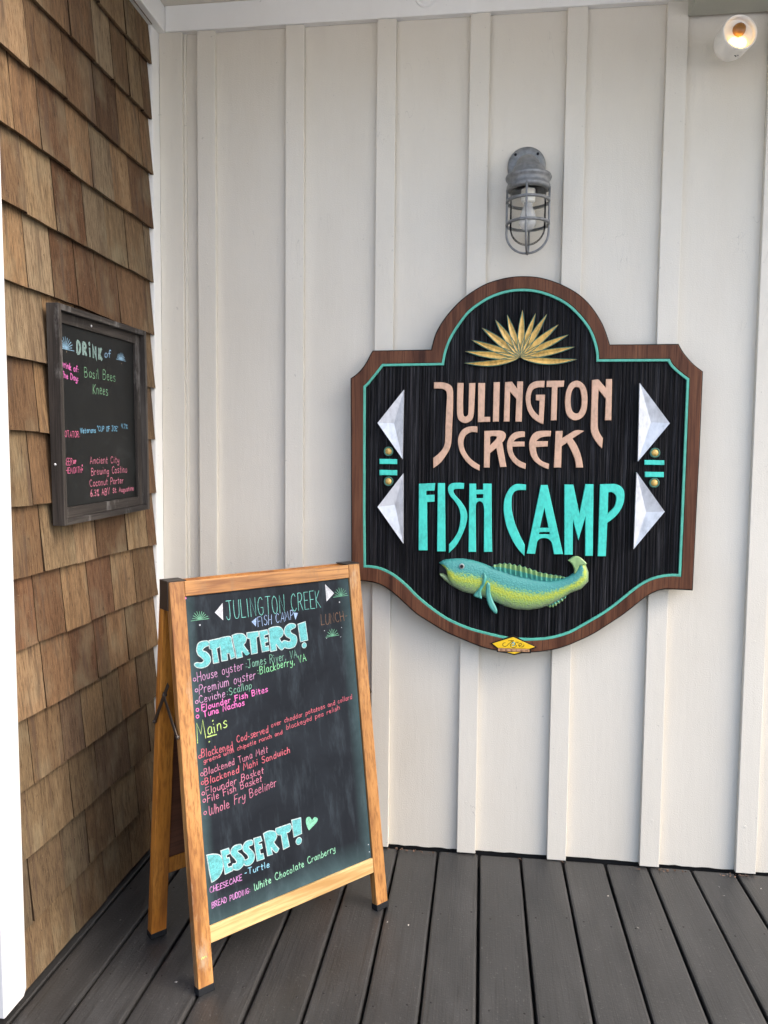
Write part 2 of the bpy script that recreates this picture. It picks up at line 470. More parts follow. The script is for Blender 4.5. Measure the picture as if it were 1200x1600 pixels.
# ------------------------------------------------------------------ board and batten wall
LAMP_C = 1.26
wall = thing('board_and_batten_wall', (0, 0, 0), label='pale grey board and batten wall behind the painted wooden sign', cat='wall')
box('sill_shadow', (-.15, .0158, -.3), (6.2, .12, .0315), BLACKGAP, wall)
box('wall_sheathing', (-.15, .016, .032), (6.2, .12, 2.95), WALL, wall)
bats = [(.1545, .063), (.4609, .063), (.7672, .063), (1.0698, .063), (1.3748, .063), (1.6795, .063), (1.9862, .063)]
bats += [(1.9862 + .305 * k, .063) for k in range(1, 13)]
px0 = .0
seams = [b[0] + .031 for b in bats]
prev = .0
for i, s_ in enumerate(seams + [6.2]):
    z0 = .006 + random.uniform(-.002, .003)
    bm = bmesh.new()
    # rough-cut lower edge
    n = 14; top = 2.80
    x0, x1 = prev + .0006, s_ - .0006
    F = []; Bk = []
    for k in range(n + 1):
        x = x0 + (x1 - x0) * k / n; zz = z0 + random.uniform(-.0018, .0018)
        F.append(bm.verts.new((x, 0, zz))); Bk.append(bm.verts.new((x, .0155, zz)))
    ft = [bm.verts.new((x0 + (x1 - x0) * k / n, 0, top)) for k in range(n + 1)]
    for k in range(n):
        bm.faces.new((F[k], F[k + 1], ft[k + 1], ft[k])); bm.faces.new((F[k], F[k + 1], Bk[k + 1], Bk[k]))
    from_bm('panel', bm, WALL, wall)
    prev = s_
for i, (bx, bw) in enumerate(bats):
    # measured top and foot of each batten: not perfectly plumb
    d = {0: 0, 3: .0, 6: -.002}.get(i, 0)
    bm = bmesh.new(); z0 = .003 + random.uniform(-.001, .004)
    vs = add_box(bm, (bx, -.020, z0), (bx + bw, -.0004, 2.7845), .0016, 2)
    from_bm('batten', bm, BATTEN, wall)
bm = bmesh.new(); add_box(bm, (.0215, -.020, .004), (.103, -.0004, 2.7845), .0016, 2)
add_box(bm, (.1034, -.009, .004), (.112, -.0004, 2.784), .002, 2)
from_bm('corner_batten', bm, BATTEN, wall)

for bx, bw in bats[:8]:
    bm = bmesh.new()
    for z in (.18, .79, 1.40, 2.01, 2.62):
        add_lathe(bm, [(.0045, -.0004), (.0030, .0006), (.0018, -.0001), (0, -.0002)], Matrix.Translation((bx + bw / 2 + random.uniform(-.008, .008), -.0202, z + random.uniform(-.03, .03))) @ Matrix.Rotation(math.radians(90), 4, 'X'), 8)
    from_bm('nail_dimples', bm, BATTEN, wall, kind='stuff')
fr = thing('frieze_board', (0, 0, 0), label='white frieze board running along the top of the walls', cat='trim')
box('back_board', (.046, -.0260, 2.785), (1.7385, .0, 2.8695), WHITE, fr, bev=.002)
box('side_board', (.0, -1.04, 2.785), (.0445, -.0, 2.8695), WHITE, fr, bev=.002)
box('corner_post', (.0, -.074, .004), (.0205, -.0, 2.7845), WHITE, None, bev=.004, seg=2, label='narrow white corner post between the shingles and the grey wall', cat='trim')
# round plug on the frieze
bm = bmesh.new(); pc = on_plane(665, -5, 1, -.026)
mt = Matrix.Translation(pc) @ Matrix.Rotation(math.radians(90), 4, 'X')
add_lathe(bm, [(.034, -.001), (.034, .003), (.030, .0045), (.027, .003), (.023, .0025), (.0215, .006), (.014, .0075), (.012, .0045), (0, .004)], mt, 32)
from_bm('round_cover', bm, WHITE, None, label='small round white cover plug on the frieze board at the top edge', cat='cover')

# porch ceiling
ceil = thing('porch_ceiling', (0, 0, 0), kind='structure')
box('ceiling_backing', (-.15, -.90, 2.885), (3.4, .12, 2.99), CEIL, ceil)
y = -.0
while y > -.88:
    box('ceiling_plank', (-.0, y - .0875, 2.870), (3.4, y - .0, 2.8845), CEIL, ceil, bev=.003)
    y -= .089
bm_ = thing('soffit_beam', (1.74, 0, 2.735), label='grey-green boxed beam in the upper right corner above the floodlight', cat='beam')
box('beam_box', (1.740, -.90, 2.735), (2.75, -.0205, 2.8695), GREY_SOFFIT, bm_, bev=.002)
box('beam_moulding', (1.728, -.90, 2.815), (1.7395, -.027, 2.8695), GREY_SOFFIT, bm_, bev=.002)

# ------------------------------------------------------------------ shingle wall
sw = thing('shingle_wall', (0, 0, 0), label='brown cedar shingle wall on the left with uneven weathered courses', cat='wall')
SH_END = -.076; CB = -.909
def cbl(z): return CB - .0141 * z
box('wall_core', (-.2, CB - .12, .0), (-.0004, -.0, 2.785), BLACKGAP, sw)
Z0, EX = 2.6562, .1776
NR = 16
joints = {k: [] for k in range(-1, NR)}
SH_X = .014
def jt(row, pts, ox=0, oy=0, sc=1):
    for x, y in pts:
        p = on_plane(ox + x * sc, oy + y * sc, 0, SH_X); joints[row].append(p.y)
s8 = .2876
jt(0, [(532, 20), (676, 200), (737, 140)], 0, 0, s8)
jt(1, [(375, 100), (510, 220), (610, 300), (698, 400), (773, 470)], 0, 0, s8)
jt(2, [(143, 200), (352, 380), (516, 540), (643, 650), (766, 780)], 0, 0, s8)
jt(3, [(62, 540), (215, 660), (372, 780), (496, 860), (610, 950), (705, 1000)], 0, 0, s8)
jt(4, [(133, 1000), (294, 1080), (460, 1180), (578, 1260), (688, 1320), (791, 1380)], 0, 0, s8)
s5 = .21667
jt(5, [(188, 200), (374, 240), (548, 300), (698, 400), (858, 460), (1065, 600)], 0, 360, s5)
jt(6, [(322, 560), (560, 620), (800, 700)], 0, 360, s5)
jt(7, [(265, 180), (420, 200), (700, 250), (900, 200)], 0, 600, s5)
jt(8, [(218, 615), (500, 650), (640, 600), (850, 600)], 0, 600, s5)
jt(9, [(300, 1100), (535, 1150), (691, 1110), (908, 1060), (1055, 1000)], 0, 600, s5)
s6 = .26667
jt(10, [(210, 560), (371, 500), (520, 450), (660, 410), (790, 365)], 0, 800, s6)
jt(11, [(255, 920), (419, 850), (562, 810), (634, 760), (745, 720), (845, 650)], 0, 800, s6)
jt(12, [(181, 1350), (363, 1250), (484, 1180), (608, 1110), (706, 1030), (808, 960)], 0, 800, s6)
jt(13, [(275, 1500), (415, 1500), (568, 1440), (754, 1310), (870, 1220)], 0, 800, s6)
jt(14, [(180, 650), (366, 500), (515, 350), (661, 250), (803, 180)], 0, 1200, s6)
jt(15, [(306, 950), (430, 800), (611, 600), (766, 440), (885, 320)], 0, 1200, s6)
jt(-1, [(600, 20), (700, 120)], 0, 0, s8)
tones = [(.31, .215, .125), (.28, .19, .108), (.25, .165, .095), (.33, .235, .145), (.235, .15, .085),
         (.185, .11, .062), (.29, .22, .135), (.26, .19, .118), (.215, .135, .078), (.28, .225, .155), (.27, .18, .10)]
grey_shade_tones = [(.195, .150, .094), (.172, .128, .080), (.148, .112, .072), (.215, .163, .10), (.165, .115, .068), (.18, .15, .105), (.205, .147, .085)]  # olive greys, darkened so the low courses carry shade in their colour
special = {(5, 2): (.145, .065, .03), (5, 3): (.15, .07, .035), (4, 2): (.15, .06, .022), (3, 2): (.15, .08, .042), (11, 2): (.13, .058, .032),
           (11, 3): (.15, .07, .042), (10, 0): (.20, .10, .055), (10, 1): (.19, .10, .052), (10, 3): (.19, .095, .055),
           (1, 3): (.22, .13, .07), (2, 3): (.15, .08, .042), (12, 2): (.17, .125, .095), (13, 3): (.15, .11, .08), (0, 3): (.16, .10, .06)}
rng = random.Random(5)
last = None
for r in range(-1, NR):
    zb = Z0 - EX * r; zt = zb + EX * 1.12
    if r == NR - 1: zb = .012
    ys = sorted(set([round(v, 4) for v in joints[r] if cbl(zb) + .012 < v < SH_END - .015]))
    # fill any stretch the photograph hides with shingles of common widths
    full = [cbl(zb) - .035] + ys + [SH_END]
    out = [full[0]]
    for v in full[1:]:
        while v - out[-1] > .24: out.append(out[-1] + rng.uniform(.09, .15))
        out.append(v)
    for i, (ya, yb) in enumerate(zip(out, out[1:])):
        gp = .0012 if rng.random() < .2 else rng.uniform(.0028, .0044)
        ya_, yb_ = ya + gp / 2, yb - gp / 2
        if i == len(out) - 2: yb_ = SH_END + rng.uniform(-.004, .006)
        dz0 = rng.uniform(-.0025, .0025); dz1 = dz0 + rng.uniform(-.0025, .0025)
        xf = .0195 + rng.uniform(-.0012, .0028); xw = xf + rng.uniform(-.0014, .0014)
        top = min(zt, 2.783)
        t_ = (top - zb) / (zt - zb); xt = xf + (.0025 - xf) * t_
        bm = bmesh.new()
        K = 3 if yb_ - ya_ > .05 else 2
        bf, bb, mf, tf, tb = [], [], [], [], []
        for k in range(K + 1):
            q = k / K; yy = ya_ + (yb_ - ya_) * q; x = xf + (xw - xf) * q
            z = zb + dz0 + (dz1 - dz0) * q + rng.uniform(-.0008, .0008)
            bf.append(bm.verts.new((x, yy, z))); bb.append(bm.verts.new((x - .0105, yy, z + .0008)))
            mf.append(bm.verts.new((x * .55 + xt * .45 + rng.uniform(-.0006, .0006), yy, zb * .55 + top * .45)))
            tf.append(bm.verts.new((xt, yy, top))); tb.append(bm.verts.new((xt - .0018, yy, top)))
        for k in range(K):
            bm.faces.new((bf[k], bf[k + 1], mf[k + 1], mf[k])); bm.faces.new((mf[k], mf[k + 1], tf[k + 1], tf[k]))
            bm.faces.new((bf[k], bf[k + 1], bb[k + 1], bb[k])); bm.faces.new((bb[k], bb[k + 1], tb[k + 1], tb[k])); bm.faces.new((tf[k], tf[k + 1], tb[k + 1], tb[k]))
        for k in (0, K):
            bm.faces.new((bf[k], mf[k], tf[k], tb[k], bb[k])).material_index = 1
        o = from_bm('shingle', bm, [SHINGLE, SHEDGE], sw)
        pal = grey_shade_tones if (r >= 13 or (r >= 11 and rng.random() < .5)) else tones
        c = rng.choice(pal)
        while c == last: c = rng.choice(pal)
        last = c
        if (r, i) in special: c = tuple(p * .55 + q_ * .45 for p, q_ in zip(special[(r, i)], (.15, .098, .06)))
        j = rng.uniform(.50, .78); c = (c[0] * 1.05, c[1] * .975, c[2] * .86); m3 = sum(c) / 3; c = tuple(v * .92 + w_ * .08 for v, w_ in zip(c, (.27, .175, .09))); c = tuple(v * .94 + m3 * .06 for v in c)
        o.color = (c[0] * j, c[1] * j, c[2] * j, 1)

# white corner board left
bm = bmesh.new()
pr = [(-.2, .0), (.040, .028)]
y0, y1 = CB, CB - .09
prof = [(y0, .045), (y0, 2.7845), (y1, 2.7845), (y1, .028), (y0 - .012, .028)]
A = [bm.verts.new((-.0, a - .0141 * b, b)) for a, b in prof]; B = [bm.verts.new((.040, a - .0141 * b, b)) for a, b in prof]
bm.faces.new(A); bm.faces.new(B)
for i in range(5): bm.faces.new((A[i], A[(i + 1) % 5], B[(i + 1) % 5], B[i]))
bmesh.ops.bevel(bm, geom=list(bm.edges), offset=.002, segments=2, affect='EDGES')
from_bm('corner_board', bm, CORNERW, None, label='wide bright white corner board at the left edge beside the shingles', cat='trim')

# ------------------------------------------------------------------ handwriting: single-stroke alphabet
GL = {
 'A': (.66, "0,0 .30,1 .62,0|.12,.36 .52,.36"), 'B': (.58, "0,0 0,1|~0,1 .30,.99 .44,.78 .28,.55 0,.53|~0,.53 .36,.52 .50,.27 .32,.02 0,0"),
 'C': (.60, "~.52,.84 .34,1 .10,.82 0,.5 .10,.14 .34,0 .54,.16"), 'D': (.60, "0,0 0,1|~0,1 .34,.94 .54,.5 .34,.06 0,0"),
 'E': (.52, ".46,1 0,1 0,0 .48,0|0,.52 .38,.52"), 'F': (.50, ".46,1 0,1 0,0|0,.55 .38,.55"),
 'G': (.64, "~.52,.86 .32,1 .10,.82 0,.5 .10,.12 .34,0 .54,.14|.54,.14 .54,.42 .32,.42"), 'H': (.60, "0,0 0,1|.52,0 .52,1|0,.5 .52,.5"),
 'I': (.16, ".05,0 .05,1"), 'J': (.62, ".10,1 .62,1|~.40,1 .40,.3 .32,.02 .12,0 0,.16"), 'K': (.56, "0,0 0,1|.48,1 .02,.48 .52,0"),
 'L': (.46, "0,1 0,0 .42,0"), 'M': (.74, "0,0 .08,1 .34,.35 .60,1 .70,0"), 'N': (.62, "0,0 0,1 .52,0 .52,1"),
 'O': (.62, "~.28,1 .06,.8 0,.5 .08,.14 .28,0 .48,.14 .56,.5 .50,.82 .28,1"), 'P': (.54, "0,0 0,1|~0,1 .34,.98 .48,.74 .32,.50 0,.46"),
 'R': (.58, "0,0 0,1|~0,1 .34,.98 .46,.76 .30,.54 0,.50|.20,.52 .52,0"), 'S': (.54, "~.46,.88 .26,1 .05,.84 .10,.60 .36,.46 .48,.24 .28,0 .02,.12"),
 'T': (.58, "0,1 .54,1|.27,1 .27,0"), 'U': (.60, "~0,1 .01,.3 .12,.04 .28,0 .44,.06 .53,.32 .54,1"), 'V': (.58, "0,1 .26,0 .54,1"),
 'W': (.80, "~0,1 .06,.2 .18,.02 .34,.2 .38,.7|~.38,.7 .42,.2 .56,.02 .70,.25 .76,1"), 'Y': (.56, "0,1 .26,.5|.54,1 .26,.5 .22,0"),
 'a': (.46, "~.38,.5 .20,.60 .03,.42 .04,.12 .18,0 .34,.14 .39,.48|~.39,.52 .38,.14 .46,.02"), 'b': (.46, "0,1 0,0|~0,.42 .18,.58 .38,.42 .36,.10 .16,0 0,.12"),
 'c': (.42, "~.36,.48 .20,.60 .03,.40 .04,.12 .20,0 .38,.10"), 'd': (.48, "~.38,.46 .20,.58 .02,.38 .05,.08 .20,0 .38,.16|.40,1 .40,0"),
 'e': (.44, "~.02,.32 .36,.36 .30,.56 .14,.60 .02,.38 .05,.08 .22,0 .38,.10"), 'f': (.36, "~.36,.92 .22,1 .12,.84 .12,.4 .12,0|0,.55 .30,.55"),
 'g': (.46, "~.38,.5 .20,.60 .03,.42 .05,.14 .20,.04 .37,.2|~.39,.56 .40,.1 .36,-.22 .18,-.34 .02,-.22"), 'h': (.46, "0,1 0,0|~0,.36 .16,.58 .34,.50 .38,.3 .38,0"),
 'i': (.16, ".05,.55 .05,0|.05,.80 .055,.84"), 'k': (.44, "0,1 0,0|.34,.56 .02,.24 .38,0"), 'l': (.16, ".05,1 .05,0"),
 'm': (.66, "0,.56 0,0|~0,.38 .13,.58 .26,.48 .28,0|~.28,.38 .42,.58 .54,.48 .57,0"), 'n': (.46, "0,.56 0,0|~0,.36 .16,.58 .34,.48 .38,0"),
 'o': (.46, "~.20,.60 .03,.46 .02,.14 .18,0 .36,.12 .38,.44 .20,.60"), 'p': (.46, "0,.56 0,-.36|~0,.42 .18,.58 .38,.42 .36,.10 .16,0 0,.10"),
 'r': (.36, "0,.56 0,0|~0,.34 .12,.54 .32,.54"), 's': (.40, "~.34,.52 .18,.60 .04,.48 .12,.34 .30,.24 .34,.08 .16,0 .0,.06"),
 't': (.36, ".14,.88 .14,.02 .24,.0|0,.58 .32,.58"), 'u': (.46, "~0,.56 .02,.14 .16,0 .32,.10 .38,.3|.38,.56 .38,0"), 'v': (.42, "0,.56 .18,0 .38,.56"),
 'w': (.62, "~0,.56 .05,.08 .18,.02 .28,.2 .30,.5|~.30,.5 .34,.08 .46,.02 .54,.2 .58,.56"), 'y': (.46, "~0,.56 .04,.2 .18,.12 .34,.24 .38,.5|~.38,.56 .38,.1 .34,-.24 .16,-.36 0,-.24"),
 '3': (.46, "~.04,.90 .24,1 .40,.80 .30,.58 .16,.54|~.16,.54 .40,.46 .42,.18 .22,0 0,.10"), '4': (.50, ".10,1 .04,.5 .42,.5|.36,1 .36,0"),
 '6': (.46, "~.32,1 .10,.72 .02,.30 .14,.0 .36,.08 .38,.36 .20,.50 .04,.36"), '7': (.46, "0,1 .42,1 .16,0"),
 ':': (.20, ".06,.12 .065,.16|.06,.50 .065,.54"), ',': (.20, ".08,.06 .02,-.14"), '.': (.18, ".05,.02 .055,.05"), '-': (.36, ".04,.34 .28,.34"),
 '%': (.60, ".50,1 .04,0|~.12,1 .02,.85 .12,.72 .22,.86 .12,1|~.42,.28 .32,.14 .42,0 .52,.14 .42,.28"), '"': (.24, ".04,1 .04,.78|.16,1 .16,.78"),
 '!': (.24, ".08,1 .08,.36|.08,.05 .085,.08"), ' ': (.38, ""),
}
def glyph(ch):
    adv, s = GL[ch]; st = []
    for t in s.split('|'):
        if not t: continue
        sm = t[0] == '~'; pts = [tuple(map(float, q.split(','))) for q in (t[1:] if sm else t).split()]
        if sm:
            pts = catmull([(x, y, True) if 0 < i < len(pts) - 1 else (x, y, False) for i, (x, y) in enumerate(pts)], False, 5)
        st.append(pts)
    return adv, st
class Ink:
    """flat strokes laid on a board; every stroke sits a hair above the one before"""
    def __init__(s, f): s.bm = bmesh.new(); s.f = f; s.k = 0; s.n = 0
    def stroke(s, pts, wd, z=0, mi=0, square=False):
        s.n += 1; base = z + .00035 + (s.n % 23) * .00003
        P = [Vector(p) for p in pts]; Q = [P[0]]
        for p in P[1:]:
            if (p - Q[-1]).length > wd * .12: Q.append(p)
        if len(Q) == 1: Q.append(Q[0] + Vector((wd * .2, 0)))
        P = Q; n = len(P); Lf, Rt = [], []
        for i in range(n):
            a = P[i] - P[i - 1] if i else P[1] - P[0]
            b = P[i + 1] - P[i] if i < n - 1 else a
            a.normalize(); b.normalize(); t = a + b
            if t.length < .2: t = b.copy()
            t.normalize(); nn = Vector((-t.y, t.x)); k = 1 / max(.6, nn.dot(Vector((-b.y, b.x))))
            hw = wd / 2 * random.uniform(.78, 1.2) * k
            zz = base + i * .000006
            Lf.append(s.bm.verts.new(s.f(P[i].x + nn.x * hw, P[i].y + nn.y * hw, zz)))
            Rt.append(s.bm.verts.new(s.f(P[i].x - nn.x * hw, P[i].y - nn.y * hw, zz)))
        for i in range(n - 1):
            s.bm.faces.new((Lf[i], Lf[i + 1], Rt[i + 1], Rt[i])).material_index = mi
        if square: return
        for e, (v0, v1, dr) in enumerate(((Lf[0], Rt[0], P[0] - P[1]), (Rt[-1], Lf[-1], P[-1] - P[-2]))):
            dr.normalize(); c = P[0] if e == 0 else P[-1]; zz = base + (0 if e == 0 else (n - 1) * .000006)
            nn = Vector((-dr.y, dr.x)); fan = []
            sg = -1 if e == 0 else -1
            for q in (.25, .5, .75):
                an = math.pi * q
                d = nn * math.cos(an) + dr * math.sin(an)
                fan.append(s.bm.verts.new(s.f(c.x + d.x * wd / 2, c.y + d.y * wd / 2, zz)))
            # order fan from v0 to v1
            if (fan[0].co - v0.co).length > (fan[-1].co - v0.co).length: fan.reverse()
            s.bm.faces.new([v0] + fan + [v1]).material_index = mi
    def extend(s, pts, d):
        P = [Vector(p) for p in pts]; a = (P[0] - P[1]).normalized(); b = (P[-1] - P[-2]).normalized()
        return [tuple(P[0] + a * d)] + [tuple(p) for p in P] + [tuple(P[-1] + b * d)]
    def poly(s, pts, z=0, mi=0):
        s.n += 1; base = z + .00035 + (s.n % 23) * .00003
        vs = [s.bm.verts.new(s.f(x, y, base)) for x, y in pts]
        for t in tessellate_polygon([[Vector((x, y, 0)) for x, y in pts]]):
            s.bm.faces.new([vs[i] for i in t]).material_index = mi
    def text(s, txt, p0, p1, cap, wd, jit=1.0, bubble=0, z=0, mi=0):
        p0, p1 = Vector(p0), Vector(p1)
        adv = 0; items = []
        sp = .08 + (.10 if not bubble else .0)
        for ch in txt:
            a, st = glyph(ch)
            if bubble and ch == 'T': a, st = .80, [[(-.02, 1), (.80, 1)], [(.39, 1), (.39, 0)]]
            if bubble and ch == 'I': st = [[(.10, .78), (.10, 0)], [(.10, 1.12), (.105, 1.13)]]
            a = a; a *= (1.0 if not bubble else 1.05)
            if bubble and ch in '!I': a += .12
            items.append((ch, adv, st)); adv += a + sp + (.22 if bubble else 0)
        adv -= sp
        k = (p1 - p0).length / adv; d = (p1 - p0).normalized()
        for ch, x, st in items:
            rot = random.uniform(-.09, .09) * jit; dy = random.uniform(-.055, .055) * cap * jit; sc = 1 + random.uniform(-.06, .06) * jit
            for pts in st:
                out = []
                for gx, gy in pts:
                    if bubble: gx = gx * .86 + .14; gy = bubble * .38 + gy * (1 - bubble * .76)
                    X = (x + gx * sc) * k - gy * cap * math.sin(rot); Y = gy * cap * sc + dy
                    out.append((p0.x + d.x * X, p0.y + d.y * X + Y))
                if bubble and (Vector(out[0]) - Vector(out[-1])).length < cap * .12 and len(out) < 4:
                    for rr_, zz_, mm_ in ((cap * .15, z, 1), (cap * .12, z + .0009, 0)):
                        s.poly([(out[0][0] + rr_ * math.cos(t * .628) * .8, out[0][1] + rr_ * (.15 + math.sin(t * .628))) for t in range(10)], zz_, mm_)
                elif bubble and ch != ' ':
                    o2 = s.extend(out, wd * .5); s.stroke(o2, cap * bubble * 1.0 + wd, z, mi=1, square=True)
                    s.stroke(out, cap * bubble * 1.0 - wd * .5, z + .0009, mi=0, square=True)
                else: s.stroke(out, wd, z, mi=mi)
    def fan(s, c, r, wd, n=9, a0=12, a1=168, mi=0, base=True, z=0, slope=0, sx=1):
        for i in range(n):
            a = math.radians(a0 + (a1 - a0) * i / (n - 1)); rr = r * random.uniform(.85, 1.05)
            s.stroke([(c[0] + math.cos(a) * r * .08, c[1] + math.sin(a) * r * .05), (c[0] + math.cos(a) * rr * sx, c[1] + math.sin(a) * rr)], wd, z, mi)
        if base: s.stroke([(c[0] - r * sx * 1.1, c[1] - r * .06 - slope), (c[0] + r * sx * 1.1, c[1] - r * .06 + slope)], wd, z, mi)
    def done(s, name, mats, parent, local=True, **k):
        return from_bm(name, s.bm, mats, parent, local=local, **k)

# ------------------------------------------------------------------ A-frame sandwich board
AX, AY, ATH, AW, AA, AL = .45163617, -.82610495, .82738192, .62412872, .14880782, 1.0435
ab = thing('sandwich_board', (AX, AY, 0), ATH, label='oak framed folding chalkboard menu standing on the dark deck', cat='sandwich board')
U_ = Vector((math.cos(ATH), math.sin(ATH), 0)); N_ = Vector((-math.sin(ATH), math.cos(ATH), 0)); Z_ = Vector((0, 0, 1))
ca, sa = math.cos(AA), math.sin(AA)
def fl(u, v, d):   # local point on the leaning front leaf, d = depth behind its front face
    return Vector((u, v * sa + d * ca, v * ca - d * sa))
AB_ = .105; cb_, sb_ = math.cos(AB_), math.sin(AB_)
TOPY, TOPZ = AL * sa + .030, AL * ca
def rl(u, v, d):   # rear leaf: v from its top downwards, d = depth towards the back
    return Vector((u, TOPY + v * sb_ + d * cb_, TOPZ - v * cb_ + d * sb_))
def leaf_box(name, f, lo, hi, m, bev=.002, parent=ab, mi=0):
    bm = bmesh.new(); add_box(bm, lo, hi, bev, 2)
    for v in bm.verts: v.co = f(v.co.x, v.co.z, v.co.y)
    return from_bm(name, bm, m, parent, local=False)
FH = .014 # height of rubber foot
leaf_box('stile', fl, (0, 0, FH), (.042, .024, AL), OAKV)
leaf_box('stile', fl, (AW - .042, 0, FH), (AW, .024, AL), OAKV)
leaf_box('top_rail', fl, (.0425, .0006, AL - .040), (AW - .0425, .0236, AL - .0004), OAKH)
leaf_box('bottom_rail', fl, (.0425, .001, .116), (AW - .0425, .0226, .158), PINE)
panel = leaf_box('chalkboard_panel', fl, (.0428, .0065, .1585), (AW - .0428, .0115, AL - .0405), CHALKB, .0005)
leaf_box('rubber_foot', fl, (-.0015, -.0015, .0005), (.0435, .0255, FH + .005), RUBBER)
leaf_box('rubber_foot', fl, (AW - .0435, -.0015, .0005), (AW + .0015, .0255, FH + .005), RUBBER)
RLn = TOPZ / cb_
leaf_box('rear_stile', rl, (0, 0, 0.004), (.045, .026, RLn - .014), OAKR)
leaf_box('rear_stile', rl, (AW - .045, 0, 0.004), (AW, .026, RLn - .014), OAKR)
leaf_box('rear_top_rail', rl, (.0455, .001, .0045), (AW - .0455, .025, .045), OAKR)
leaf_box('rear_bottom_rail', rl, (.0455, .001, RLn - .235), (AW - .0455, .025, RLn - .19), OAKR)
leaf_box('rear_panel', rl, (.0458, .006, .0455), (AW - .0458, .012, RLn - .2355), PANELBACK, .0005)
leaf_box('rubber_foot', rl, (-.0015, -.0015, RLn - .020), (.0465, .0275, RLn - .003), RUBBER)
leaf_box('rubber_foot', rl, (AW - .0465, -.0015, RLn - .020), (AW + .0015, .0275, RLn - .003), RUBBER)
for u0, u1 in ((-.0015, .05), (AW - .05, AW + .0015)):
    bm = bmesh.new()
    add_box(bm, (u0, AL * sa + .004, TOPZ - .0005), (u1, TOPY + .025, TOPZ + .0025), .0008)
    sx = u0 if u0 < 0 else u1
    add_box(bm, (sx - .001, AL * sa + .004, TOPZ - .075), (sx + .0015, TOPY + .024, TOPZ + .0025), .0006)
    from_bm('hinge', bm, STEEL, ab, local=False)
for u in (-.004, AW + .004):
    bm = bmesh.new()
    def bar(p, q, uu):
        p, q = Vector((uu, *p)), Vector((uu, *q)); d = (q - p).normalized(); n_ = Vector((0, -d.z, d.y)) * .006; t = Vector((.0009, 0, 0))
        vs = [bm.verts.new(a + s1 * n_ + s2 * t) for a in (p - d * .006, q + d * .006) for s1 in (-1, 1) for s2 in (-1, 1)]
        for a in ((0, 1, 3, 2), (4, 5, 7, 6), (0, 1, 5, 4), (2, 3, 7, 6), (0, 2, 6, 4), (1, 3, 7, 5)): bm.faces.new([vs[i] for i in a])
    s0 = 1 if u > 0 else -1
    bar((.245, .643), (.160, .760), u); bar((.181, .731), (.104, .640), u + s0 * .0022)
    o = from_bm('folding_brace', bm, STEEL, ab, local=False)
    for p in ((.245, .643), (.181, .731), (.104, .640)):
        b2 = bmesh.new(); add_lathe(b2, [(.0045, -.006), (.0045, .003), (.003, .0048), (0, .005)], Matrix.Translation((u, *p)) @ Matrix.Rotation(math.radians(90 * s0), 4, 'Y'), 10)
        from_bm('rivet', b2, STEEL, o, local=False)

AO = Vector((AX, AY, 0)); NB = N_ * ca - Z_ * sa; UPV = Z_ * ca + N_ * sa
BD = .0065
def ub(px, py):
    D = ray(px, py); o = AO + NB * BD; t = (o - CAM).dot(NB) / D.dot(NB); q = CAM + D * t - o
    return (q.dot(U_), q.dot(UPV))
def inkf(u, v, z): return fl(u, v, BD - z)
def line(ink, txt, ox, oy, sc, a, b, hpx, wpx=1.0, **k):
    """write txt from a to b; a, b, hpx measured on a crop of the photograph"""
    A = ub(ox + a[0] * sc, oy + a[1] * sc); B = ub(ox + b[0] * sc, oy + b[1] * sc)
    T = ub(ox + a[0] * sc, oy + (a[1] - hpx) * sc)
    cap = math.hypot(T[0] - A[0], T[1] - A[1])
    ink.text(txt, A, B, cap, .0016 * wpx, **k)
def pts_ub(s, ox, oy, sc, closed=True):
    return [ub(ox + x * sc, oy + y * sc) for x, y in catmull(parse(s), closed, 5)]
R3 = (230, 870, .325); R4 = (220, 1210, .35); R5 = (290, 1260, .19167); R6 = (290, 950, .175)
MINT = srgb(120, 225, 212); TURQC = srgb(92, 208, 212); LAV = srgb(214, 150, 205); GRN = srgb(120, 190, 165); LGRN = srgb(140, 240, 170)
HOT = srgb(250, 105, 205); LIME = srgb(205, 240, 120); CORAL = srgb(228, 95, 118); DUSTY = srgb(225, 125, 160); SKYB = srgb(135, 215, 245)
BLUE = srgb(160, 195, 245); BROWN = srgb(135, 98, 68); AGAVE = srgb(110, 190, 150); WHT = srgb(225, 228, 235); PINKW = srgb(215, 232, 232); ROSE = srgb(225, 140, 220)
def write(items, col, name='chalk_lettering', strong=.85):
    for it in items:
        ink = Ink(inkf)
        k = it[7] if len(it) > 7 else {}
        line(ink, it[0], *it[1], it[2], it[3], it[4], it[5], **k)
        for bx, by in (it[6] or []):
            X, Y = ub(it[1][0] + bx * it[1][2], it[1][1] + by * it[1][2]); r = .0042
            ink.stroke([(X + r * math.cos(t * .9), Y + r * math.sin(t * .9)) for t in range(8)], .0020)
        ink.done(name, chalk(col, strong), panel, local=False)
write([("JULINGTON CREEK", R3, (382, 303), (836, 244), 90, 1.0, None, {"jit": .3})], MINT)
write([("FISH CAMP", R3, (533, 335), (704, 300), 46, 1.05, None)], BLUE)
write([("LUNCH-", R3, (838, 330), (965, 300), 48, 1.15, None)], BROWN, strong=1)
write([("House oyster", R3, (243, 600), (462, 541), 44, 1.1, [(227, 590)]), ("Premium oyster", R3, (250, 660), (522, 583), 44, 1.1, [(237, 642)]),
       ("Ceviche", R3, (252, 705), (374, 672), 36, 1.2, [(238, 698)])], LAV)
write([(":James River, VA", R3, (474, 535), (722, 484), 40, 1.1, None), (":Scallop", R3, (384, 668), (503, 632), 36, 1.1, None)], GRN)
write([(":Blackberry, VA", R3, (532, 568), (766, 498), 38, 1.15, None)], LGRN)
write([("Flounder Fish Bites", R3, (263, 740), (579, 648), 29, 1.55, [(241, 736)]), ("Tuna Nachos", R3, (272, 770), (467, 712), 29, 1.55, [(241, 768)])], HOT)
